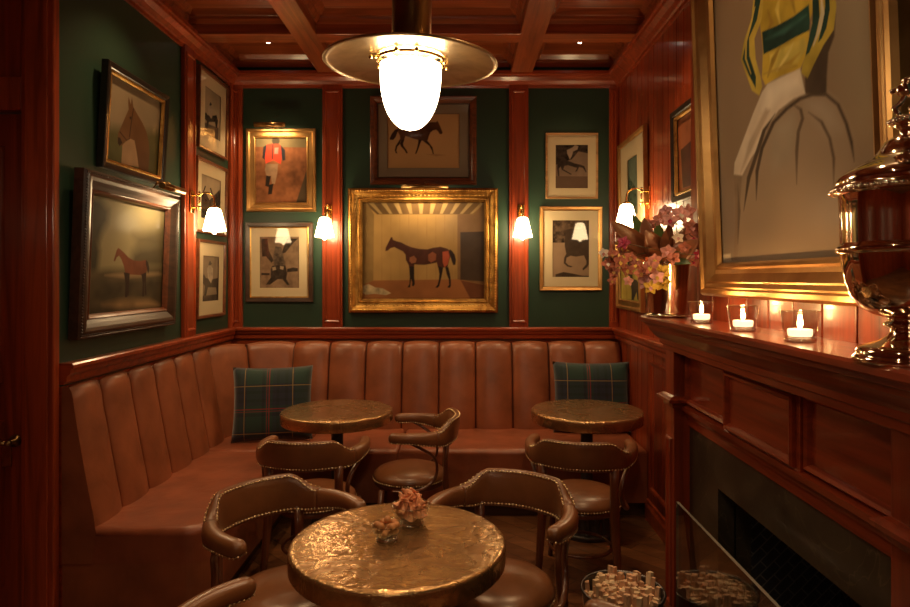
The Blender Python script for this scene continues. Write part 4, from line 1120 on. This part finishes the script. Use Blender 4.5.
# ------------------------------------------------------------------ fireplace
fp = thing('fireplace', 'dark stained wooden fireplace with moulded mantel, raised frieze panel and slate surround', 'fireplace', (XF, 1.95, 0))
FPO = Vector(fp.location)
def fpart(mb, name, mat, par=fp, base_=FPO):
    o = mb.build(name, mat, par, origin=base_); o.location = (0, 0, 0); return o
MZT = 1.435; XM = .79; YM0, YM1 = 1.00, 2.80
XB = XF-.013
def udir(pts): return pts
m = MB()   # shelf and the cornice under it: profile swept along Y with returns at both ends
shelf = [(0, 1.408), (XB-XM-.006, 1.408), (XB-XM, 1.414), (XB-XM, 1.429), (XB-XM-.006, MZT), (0, MZT)]
ymo = lambda prof: [(o, z) for o, z in prof]
def returned(prof, x_back, y1, y0):
    mb = MB()
    # travel so that "right of travel" points into the room, wrapping round both ends of the body rectangle
    mb_path = None
    return mb
def sweep_body(mb, prof, xf, y0, y1):
    """body rectangle x from xf to XB, y0..y1; profile offset outwards from that body on three sides"""
    path = [(XB, y1), (xf, y1), (xf, y0), (XB, y0)]
    moulding(mb, path, prof)
m = MB(); m.box(.877, XB, YM0+.1, YM1-.09, 1.406, MZT-.002)
sweep_body(m, [(-.004, 1.408), (.082, 1.408), (.087, 1.414), (.087, 1.428), (.080, MZT), (-.004, MZT)], .877, YM0+.087, YM1-.087)
fpart(m, 'mantel_shelf', MY_)
m = MB()
sweep_body(m, [(-.002, 1.296), (.008, 1.296), (.010, 1.316), (.020, 1.322), (.022, 1.340), (.036, 1.352), (.055, 1.378), (.060, 1.392), (.070, 1.396), (.070, 1.409), (-.002, 1.409)], .877, YM0+.087, YM1-.087)
fpart(m, 'cornice', MY_)
m = MB()   # frieze ground
m.box(.935, XB, 1.29, 2.63, 1.075, 1.30)
for y0, y1 in ((1.30, 1.70), (2.205, 2.60)):
    mm = MB(); mm.ring(y1-y0, .205, [(0, .012), (.006, .018), (.014, .012), (.02, .0)], 0, (0, 0))
    m.add([Vector((.935+v.y, (y0+y1)/2+v.x, 1.185+v.z)) for v in mm.v], mm.f)
fpart(m, 'frieze', MY_)
m = MB()   # central raised tablet
m.box(.915, .936, 1.705, 2.20, 1.062, 1.30)
mm = MB(); mm.ring(.45, .20, [(0, 0), (0, .010), (.006, .016), (.014, .014), (.022, .004), (.024, 0.0)], 0, (0, 0))
m.add([Vector((.915+v.y, 1.9525+v.x, 1.18+v.z)) for v in mm.v], mm.f)
fpart(m, 'frieze_panel', MY_)
m = MB()
moulding(m, [(.936, 2.63), (.936, 1.29)], [(-.002, 1.03), (.012, 1.03), (.014, 1.045), (.026, 1.052), (.030, 1.072), (-.002, 1.078)])
m.box(.936, XB, 1.29, 2.63, .99, 1.078)
fpart(m, 'architrave', MY_)
for y0, y1 in ((2.61, 2.80-.087), (1.087, 1.29)):
    m = MB()
    m.box(.877, XB, y0, y1, 0, 1.30, 0, .003)
    yc = (y0+y1)/2; wd = y1-y0
    mm = MB(); mm.ring(wd-.04, .70, [(0, 0), (.003, .009), (.010, .009), (.018, 0)], 0, (0, 0))
    m.add([Vector((.877+v.y, yc+v.x, .58+v.z)) for v in mm.v], mm.f)
    moulding(m, [(XB-.01, y1), (.877, y1), (.877, y0), (XB-.05, y0)], [(-.002, 1.062), (.006, 1.062), (.010, 1.078), (.026, 1.086), (.028, 1.098), (.012, 1.108), (-.002, 1.112)])
    moulding(m, [(XB-.01, y1), (.877, y1), (.877, y0), (XB-.05, y0)], [(-.002, 0), (.016, 0), (.016, .14), (.006, .16), (-.002, .165)])
    fpart(m, 'pilaster', MZ_)
m = MB()
m.box(.943, XB, FO1, 2.61, 0, .99); m.box(.943, XB, 1.29, FO0, 0, .99); m.box(.943, XB, FO0, FO1, FOZ, .99)
m.box(XB-.005, 1.065, FO1, FO1+.09, 0, .99); m.box(XB-.005, 1.065, FO0, FO1, FOZ, .99); m.box(XB-.005, 1.065, FO0-.09, FO0, 0, .99)
fpart(m, 'slate_surround', SLATE)
m = MB()
m.box(1.40, 1.44, FO0-.05, FO1+.05, 0, 1.0); m.box(1.066, 1.42, FO1+.005, FO1+.04, 0, 1.0); m.box(1.066, 1.42, FO0-.04, FO0-.005, 0, 1.0); m.box(1.066, 1.42, FO0, FO1, .98, 1.02)
fpart(m, 'firebox', BRICK)
m = MB(); m.box(.56, .943, 1.25, 2.60, 0, .012, 0, .003); m.box(.943, 1.40, FO0, FO1, 0, .012); fpart(m, 'hearth', SLATE)

# glass fire screen
fs_ = thing('fire_screen', 'clear glass fire screen standing in front of the fireplace opening', 'fire screen', (.79, 1.75, .012))
m = MB(); m.box(-.005, .005, -.58, .56, .03, .768, 0)
for q in range(len(m.f)):
    xs_ = {round(m.v[i].x, 5) for i in m.f[q]}
    if len(xs_) > 1: m.m[q] = 1
m.build('glass_panel', [SCREEN, GEDGE], fs_)
for yy in (-.45, .43):
    m = MB(); m.box(-.07, .07, yy-.015, yy+.015, 0, .012, 0, .003); m.box(-.018, .018, yy-.014, yy+.014, .01, .05, 0, .002); m.build('foot', BRASS_OLD, fs_)

# firewood basket and kindling
BXX, BYY, BR_ = .612, 2.40, .152
m = MB(); m.lathe([(.0001, 0), (.115, 0), (.120, .01), (.150, .385), (.156, .392), (.156, .402), (.150, .404), (.146, .398), (.117, .02), (.0001, .016)], (BXX, BYY, .012), 48, cap=False)
m.tube([(BXX+.1535*math.cos(2*PI*i/48), BYY+.1535*math.sin(2*PI*i/48), .412) for i in range(49)], .006, 8)
tag(m.build('kindling_basket', PAIL), 'round dark metal basket of kindling on the hearth beside the glass screen', 'basket')
KIN = [plain('split_kindling_%d' % i, c, .75, .25, 30, bs=.4) for i, c in enumerate([(.82, .52, .32), (.88, .66, .42), (.70, .41, .25)])]
kp = []
for i in range(6):
    m = MB(); a, b_ = .0085+.0045*random.random(), .007+.004*random.random(); h_ = .40
    bm = bmesh.new(); bmesh.ops.create_cube(bm, size=1)
    for v in bm.verts:
        v.co = Vector((v.co.x*2*a+(random.random()-.5)*.003, v.co.y*2*b_+(random.random()-.5)*.003, (v.co.z+.5)*h_+(random.random()-.5)*.008))
    m.bm(bm); kp.append(m)
kobj = []
pts = []
tries = 0
while len(pts) < 165 and tries < 20000:
    tries += 1; a = random.random()*2*PI; r = .143*math.sqrt(random.random())
    p = (r*math.cos(a), r*math.sin(a))
    if all((p[0]-q[0])**2+(p[1]-q[1])**2 > .0165**2 for q in pts): pts.append(p)
for i, p in enumerate(pts):
    if i < 6: o = kp[i].build('kindling_stick', KIN[i % 3], None, origin=(0, 0, 0)); kobj.append(o)
    else: o = kobj[i % 6].copy(); COL.objects.link(o)
    k = .74
    tiltx = -p[1]*.42+random.uniform(-.08, .08); tilty = p[0]*.42+random.uniform(-.08, .08)
    o.location = (BXX+p[0]*k, BYY+p[1]*k, .018+random.uniform(-.022, .028)); o.rotation_euler = (tiltx, tilty, random.random()*3)
    tag(o, 'short split kindling stick standing upright in the round basket', 'firewood', 'kindling sticks in the basket')

# ------------------------------------------------------------------ things on the mantel
ZM = MZT
# trophy
TX3, TY3 = .872, 1.232
tr_ = thing('trophy_cup', 'tall polished silver lidded trophy cup on the near end of the mantel', 'trophy', (TX3, TY3, ZM))
m = MB()
m.lathe([(.0001, 0), (.094, 0), (.096, .006), (.092, .012), (.088, .014), (.090, .02), (.084, .028), (.070, .034), (.048, .042), (.034, .052), (.028, .062), (.030, .068)], n=64, cap=False); m.build('foot', SILVER, tr_)
m = MB(); m.lathe([(.030, .066), (.040, .070), (.042, .076), (.032, .082), (.036, .088)], n=48, cap=False)
m.lathe([(.036, .086), (.056, .092), (.080, .106), (.097, .128), (.108, .158), (.113, .19), (.116, .214), (.116, .235), (.117, .29), (.1185, .33), (.121, .334), (.121, .338)], n=72, cap=False); m.build('bowl', SILVER, tr_)
m = MB(); m.lathe([(.115, .213), (.121, .214), (.124, .219), (.124, .226), (.119, .229), (.117, .233), (.115, .236)], n=64, cap=False)
m.lathe([(.118, .330), (.127, .334), (.131, .340), (.130, .347), (.122, .350), (.115, .352)], n=64, cap=False)
for i in range(72):
    a = 2*PI*i/72; m.ball((.130*math.cos(a), .130*math.sin(a), .339), .0052, 0, 1)
m.build('band', SILVER, tr_)
m = MB(); m.lathe([(.122, .350), (.124, .358), (.120, .366), (.105, .378), (.078, .392), (.058, .405), (.048, .418), (.040, .432), (.026, .441), (.018, .446)], n=64, cap=False); lid = m.build('lid', SILVER, tr_)
m = MB(); m.lathe([(.016, .444), (.014, .456), (.024, .462), (.030, .468), (.032, .474), (.026, .480), (.016, .486), (.0001, .488)], n=36, cap=False)
for i in range(18):
    a = 2*PI*i/18; m.ball((.031*math.cos(a), .031*math.sin(a), .472), .005, 0, 1)
# crouching rider figure
fg = MB()
fg.tube(catmull([(-.012, -.004, .486), (-.016, 0, .505), (-.008, 0, .520), (-.004, 0, .538)], 5), [.0045]*16, 8)
fg.tube(catmull([(.012, .004, .486), (.004, 0, .502), (.012, 0, .520), (.002, 0, .540)], 5), [.0045]*16, 8)
fg.tube(catmull([(.0, 0, .536), (-.004, 0, .552), (-.002, 0, .566), (.006, 0, .572)], 5), [.010, .0105, .011, .012, .0125, .012, .012, .012, .0115, .011, .010, .009, .008, .007, .007, .006], 10)
fg.tube(catmull([(-.004, .008, .566), (-.018, .008, .560), (-.016, .006, .548)], 4), .0035, 6)
fg.tube(catmull([(.006, -.008, .566), (.018, -.006, .556), (.016, -.004, .542)], 4), .0035, 6)
fg.ball((.001, 0, .580), .010, 0, 2)
m.add([Vector((v.x*1.35, v.y*1.35, .486+(v.z-.486)*.70)) for v in fg.v], fg.f, 0, True)
m.build('finial', SILVER, lid)
tr_.rotation_euler.z = R(-24)

# candles
def make_votive(label):
    t = thing('candle_holder', label, 'candle holder', (0, 0, 0), 0, 'clear glass candle holders on the mantel')
    m = MB(); m.lathe([(.0001, 0), (.036, 0), (.038, .004), (.0465, .078), (.0468, .080), (.0445, .080), (.037, .014), (.0001, .012)], n=48, cap=False); m.build('glass_cup', GLASS, t)
    m = MB(); m.tube([(.0456*math.cos(2*PI*i/40), .0456*math.sin(2*PI*i/40), .079) for i in range(41)], .0013, 6); m.build('rim', GLASSR, t)
    m = MB(); m.lathe([(.020, .001), (.0375, .001), (.0385, .006), (.036, .011), (.020, .011)], n=40); m.build('glass_base', GLASSR, t)
    return t
def make_candle(label):
    t = thing('tealight', label, 'candle', (0, 0, 0), 0, 'lit candles in the glass holders')
    m = MB(); m.lathe([(.0001, 0), (.027, 0), (.029, .004), (.030, .016), (.028, .019), (.0001, .016)], n=32, cap=False); m.build('wax', WAX, t)
    m = MB(); m.tube([(0, 0, .020), (0, 0, .027)], .001, 6); m.build('wick', BLACKF, t)
    m = MB(); m.lathe([(.0001, .021), (.0045, .025), (.0068, .032), (.0055, .041), (.0025, .049), (.0001, .055)], n=14, cap=False); m.build('flame', FLAME, t)
    return t
names = ['beside the flower vase', 'in the middle of the row', 'nearest the silver trophy']
v0 = k0 = None
for (px, nm) in zip((701.5, 743, 800), names):
    x = .8745; y = x*F/(px-CX)
    if v0 is None:
        v0 = make_votive('clear tapered glass candle holder on the mantel '+nm); v0.location = (x, y, ZM)
        k0 = make_candle('lit white candle glowing in the glass '+nm); k0.location = (x, y, ZM+.0145)
    else:
        dup(v0, (x, y, ZM), 0, 'clear tapered glass candle holder on the mantel '+nm)
        dup(k0, (x, y, ZM+.0145), 0, 'lit white candle glowing in the glass '+nm)
    li = bpy.data.lights.new('candle_glow', 'POINT'); li.energy = .55; li.color = (1, .55, .2); li.shadow_soft_size = .006
    lo = bpy.data.objects.new('candle_glow', li); COL.objects.link(lo); lo.location = (x, y, ZM+.075)

# vase and flowers
VX, VY = .8745, 2.700
m = MB(); prof = [(.0001, 0), (.080, 0), (.083, .004), (.083, .010), (.079, .014), (.080, .02), (.088, .12), (.0935, .215), (.0965, .222), (.0965, .230), (.0935, .233), (.090, .231), (.086, .12), (.078, .02), (.0001, .014)]
m.lathe(prof, (VX, VY, ZM), 64, cap=False)
for i in range(56):
    a = 2*PI*i/56; m.ball((VX+.083*math.cos(a), VY+.083*math.sin(a), ZM+.0065), .0052, 0, 1)
tag(m.build('flower_vase', VASEM, None, origin=(VX, VY, ZM)), 'polished silver beaker vase holding the bouquet at the far end of the mantel', 'vase')
LEAFB = plain('magnolia_brown', (.24, .085, .035), .36, .3, 12, .3, .2)
LEAFG = plain('magnolia_green', (.09, .16, .04), .35, .25, 12, .4, .15)
STEM = plain('flower_stem', (.09, .075, .03), .5, .2, 30)
PINK = plain('pink_petal', (.80, .40, .38), .5, .35, 30); MAG = plain('magenta_petal', (.42, .012, .06), .5, .3, 20)
RUST = plain('rust_petal', (.42, .13, .08), .5, .5, 35); YEL = plain('yellow_petal', (.75, .50, .08), .5, .25, 25)
WHT = plain('white_petal', (.85, .72, .60), .5, .2, 25); ROSE = plain('rose_petal', (.66, .26, .19), .5, .4, 30)
GOLDB = plain('golden_bud', (.55, .30, .08), .5, .3, 25)
def leaf_mb(base, tip, wid, face, cup=.15):
    base, tip = Vector(base), Vector(tip); ax = tip-base; L_ = ax.length; ax.normalize()
    face = Vector(face); nrm = (face-ax*face.dot(ax)).normalized(); sd = ax.cross(nrm); m = MB(); n = 9; vs = []
    for lay in (0, 1):
        for i in range(n+1):
            u = i/n; ww = wid*.5*(math.sin(PI*min(1, u**.75*.97+.02)))**.75
            bend = nrm*(-.16*L_*(u-.3)**2)
            for k in (-1, -.5, 0, .5, 1):
                vs.append(base+ax*L_*u+bend+sd*ww*k+nrm*(cup*ww*abs(k)**1.5-lay*.0009))
    o_ = (n+1)*5; fs = []
    for b_ in (0, o_):
        for i in range(n):
            for k in range(4): fs.append((b_+i*5+k, b_+i*5+k+1, b_+(i+1)*5+k+1, b_+(i+1)*5+k))
    for i in range(n):
        for k in (0, 4): fs.append((i*5+k, (i+1)*5+k, o_+(i+1)*5+k, o_+i*5+k))
    m.add(vs, fs, 0, True); return m
CAMV = Vector((-.30, -1, .12))
def sprig(name, label, cat, group, leaves, stem_to, stemmat=STEM):
    root = Vector((VX+random.uniform(-.03, .03), VY+random.uniform(-.03, .03), ZM+.03))
    t = thing(name, label, cat, root, 0, group)
    m = MB(); st = Vector(stem_to); mid = (root+st)/2; mid.x = VX+(mid.x-VX)*.5; mid.y = VY+(mid.y-VY)*.5; mid.z += .03
    pts = [p-root for p in catmull([root, mid, st], 5)]; m.tube(pts, .003, 6); m.build('stem', stemmat, t)
    for b_, tp, w, face, mat in leaves:
        lm = leaf_mb(Vector(b_)-root, Vector(tp)-root, w, face); lm.build('leaf', mat, t)
    return t
def W(px, py, Y): return P(px, py, Y)
G1 = 'magnolia sprigs in the mantel bouquet'
sprig('magnolia_sprig', 'magnolia sprig with dark green brown leaves fanning to the picture side of the vase', 'foliage', None,
      [(W(650, 256, 2.66), W(613, 222, 2.60), .085, CAMV, LEAFB), (W(648, 254, 2.72), W(634, 213, 2.74), .06, CAMV+Vector((.5, 0, 0)), LEAFG), (W(652, 256, 2.64), W(643, 218, 2.62), .075, CAMV+Vector((-.6, 0, 0)), LEAFB), (W(645, 258, 2.6), W(622, 252, 2.52), .06, CAMV+Vector((0, 0, 1)), LEAFB)], W(650, 256, 2.68))
sprig('magnolia_sprig', 'magnolia sprig with broad coppery paddle leaf facing forward at the centre', 'foliage', None,
      [(W(664, 262, 2.62), W(647, 232, 2.52), .095, CAMV, LEAFB), (W(662, 258, 2.70), W(657, 218, 2.70), .055, CAMV+Vector((.4, 0, 0)), LEAFG), (W(664, 258, 2.68), W(672, 220, 2.70), .055, CAMV+Vector((.7, 0, 0)), LEAFB)], W(663, 260, 2.66))
sprig('magnolia_sprig', 'magnolia sprig with wide brown leaves towards the portrait side', 'foliage', None,
      [(W(668, 262, 2.60), W(698, 240, 2.52), .085, CAMV, LEAFB), (W(668, 260, 2.56), W(664, 232, 2.48), .06, CAMV+Vector((-.8, 0, .2)), LEAFB), (W(672, 256, 2.7), W(692, 222, 2.72), .06, CAMV, LEAFB), (W(672, 262, 2.58), W(690, 262, 2.48), .045, CAMV+Vector((0, 0, .8)), LEAFG)], W(668, 260, 2.66))
def blossom(center, face, size, mat, lipmat, root, par, twist=0.):
    c = Vector(center)-root; f = Vector(face).normalized(); up = Vector((0, 0, 1)); sd = up.cross(f).normalized(); up = f.cross(sd)
    m = MB()
    for k in range(5):
        a = R(90+72*k+twist); d_ = sd*math.cos(a)+up*math.sin(a)
        lm = leaf_mb(c+f*.003, c+d_*size*(1.0 if k else .95)+f*size*.22, size*(.72 if k in (0, 2, 3) else .9), f+d_*.3, .25); m.add(lm.v, lm.f, 0, True)
    o = m.build('petals', mat, par)
    l = MB(); lm = leaf_mb(c+f*.004, c-up*size*.5+f*size*.45, size*.5, f+up*.5, .5); l.add(lm.v, lm.f, 0, True); l.ball(c+f*size*.15, size*.13, 0, 1); l.build('lip', lipmat, o)
def spray(name, label, group, blooms, bend=.10):
    root = Vector((VX+random.uniform(-.04, .04), VY+random.uniform(-.04, .04), ZM+.04))
    t = thing(name, label, 'flower', root, 0, group)
    top = Vector((VX, VY-.02, ZM+.235)); ctr = Vector(blooms[0][0])
    for c, *_ in blooms[1:]: ctr += Vector(c)
    ctr /= len(blooms)
    pk = (top+ctr)/2+Vector((0, 0, bend*.5))
    m = MB(); m.tube([p-root for p in catmull([root, top, pk, ctr], 5)], .0022, 6)
    for c, *_ in blooms: m.tube([ctr-root, Vector(c)-root], .0014, 5)
    m.build('stem', STEM, t)
    for c, face, s, mt, lm in blooms: blossom(c, face, s, mt, lm, root, t, random.uniform(-25, 25))
    return t
def bl(px, py, Y, s, mt, lm, dx=0, dz=0): return (W(px, py, Y), CAMV+Vector((dx+random.uniform(-.4, .4), 0, dz+random.uniform(-.3, .3))), s, mt, lm)
spray('orchid_spray', 'pale pink and white orchids at the top of the bouquet', None,
      [bl(680, 215, 2.58, .042, PINK, WHT), bl(670, 220, 2.55, .034, PINK, MAG), bl(691, 228, 2.60, .040, ROSE, PINK), bl(660, 219, 2.60, .032, ROSE, PINK), bl(678, 238, 2.50, .024, WHT, PINK), bl(688, 212, 2.66, .036, ROSE, WHT), bl(666, 211, 2.68, .03, PINK, ROSE), bl(694, 238, 2.66, .034, ROSE, MAG), bl(650, 224, 2.64, .028, ROSE, WHT)])
spray('orchid_spray', 'yellow and rose orchids hanging over the front of the vase', None,
      [bl(662, 272, 2.50, .036, YEL, GOLDB), bl(651, 267, 2.50, .036, ROSE, YEL), bl(646, 283, 2.52, .032, PINK, YEL), bl(663, 284, 2.51, .034, YEL, YEL), bl(651, 287, 2.50, .030, YEL, PINK), bl(641, 273, 2.54, .030, ROSE, GOLDB), bl(655, 260, 2.52, .028, ROSE, YEL), bl(657, 277, 2.49, .03, PINK, YEL)], .05)
spray('orchid_spray', 'small mottled rust orchids trailing beside the yellow horse painting', None,
      [bl(612, 255, 2.52, .030, RUST, GOLDB), bl(620, 262, 2.50, .030, RUST, YEL), bl(608, 264, 2.52, .028, RUST, WHT), bl(614, 272, 2.52, .026, RUST, GOLDB), bl(628, 270, 2.5, .026, RUST, YEL), bl(630, 258, 2.52, .028, RUST, GOLDB), bl(628, 281, 2.52, .022, PINK, ROSE), bl(604, 253, 2.5, .022, WHT, RUST), bl(622, 248, 2.56, .026, RUST, GOLDB), bl(636, 265, 2.5, .026, RUST, YEL), bl(612, 281, 2.54, .02, RUST, GOLDB)], .08)
spray('carnation_stem', 'deep magenta blooms among the leaves of the bouquet', None,
      [bl(624, 243, 2.54, .030, MAG, MAG), bl(699, 255, 2.52, .022, MAG, PINK), bl(694, 262, 2.56, .022, RUST, MAG)], .04)
spray('orchid_spray', 'mauve rose orchids low on the portrait side of the bouquet', None,
      [bl(668, 252, 2.46, .032, ROSE, PINK), bl(674, 258, 2.46, .028, ROSE, RUST), bl(684, 248, 2.50, .028, RUST, ROSE), bl(700, 248, 2.58, .024, RUST, ROSE)], .03)

# ------------------------------------------------------------------ lights, world, camera
def light(name, kind, loc, e, col, size=.1, rot=None, **kw):
    li = bpy.data.lights.new(name, kind); li.energy = e; li.color = col
    if kind == 'POINT': li.shadow_soft_size = size
    if kind == 'SPOT': li.shadow_soft_size = size; li.spot_size = kw.get('ang', 1.2); li.spot_blend = .8
    o = bpy.data.objects.new(name, li); COL.objects.link(o); o.location = loc
    if rot: o.rotation_euler = rot
    return o
WARM = (1, .62, .30)
# bulbs of the two downlights in view, then of those added as fill
for x, y, pw in ((-1.43, 4.65, 4), (.87, 4.65, 4)):
    light('downlight_bulb', 'SPOT', (x, y, ZP-.02), pw, WARM, .03, (0, 0, 0), ang=1.5)
for x, y, nm in ((-1.43, 3.30, 'above the channelled side of the banquette'), (-.29, 3.30, 'in the coffer before the big gilt painting'), (.78, 3.30, 'above the table nearest the fireplace'),
                 (-1.43, 1.90, 'above the open end of the banquette'), (.74, 1.90, 'above the mantel'), (-.29, .60, 'in the coffer nearest the camera'), (-1.5, .40, 'on the door side of the room')):  # unseen downlights added to brighten the foreground
    dup(dl, (x, y, ZP), 0, 'added unseen fill downlight '+nm)
    light('downlight_bulb', 'SPOT', (x, y, ZP-.02), 17 if y > 3 else 15 if x > -1 else 6, WARM, .03, (0, 0, 0), ang=1.75)
w = bpy.data.worlds.new('room_world'); sc.world = w; w.use_nodes = True
w.node_tree.nodes['Background'].inputs[0].default_value = (1, .6, .3, 1); w.node_tree.nodes['Background'].inputs[1].default_value = .02

cam = bpy.data.cameras.new('camera'); co = bpy.data.objects.new('camera', cam); COL.objects.link(co)
co.location = (0, 0, CZ); co.rotation_euler = (PI/2, 0, 0)
cam.sensor_width = 36; cam.lens = F/910*36; cam.shift_x = -(CX-455)/910; cam.shift_y = (CY-303.5)/910
cam.clip_start = .05
sc.camera = co
sc.view_settings.view_transform = 'Standard'; sc.view_settings.look = 'None'
sc.view_settings.exposure = 1.02; sc.view_settings.gamma = 1.0; sc.view_settings.use_curve_mapping = False
sc.cycles.use_denoising = True; sc.cycles.sample_clamp_indirect = 6; sc.cycles.max_bounces = 10
sc.cycles.caustics_refractive = False; sc.cycles.caustics_reflective = False
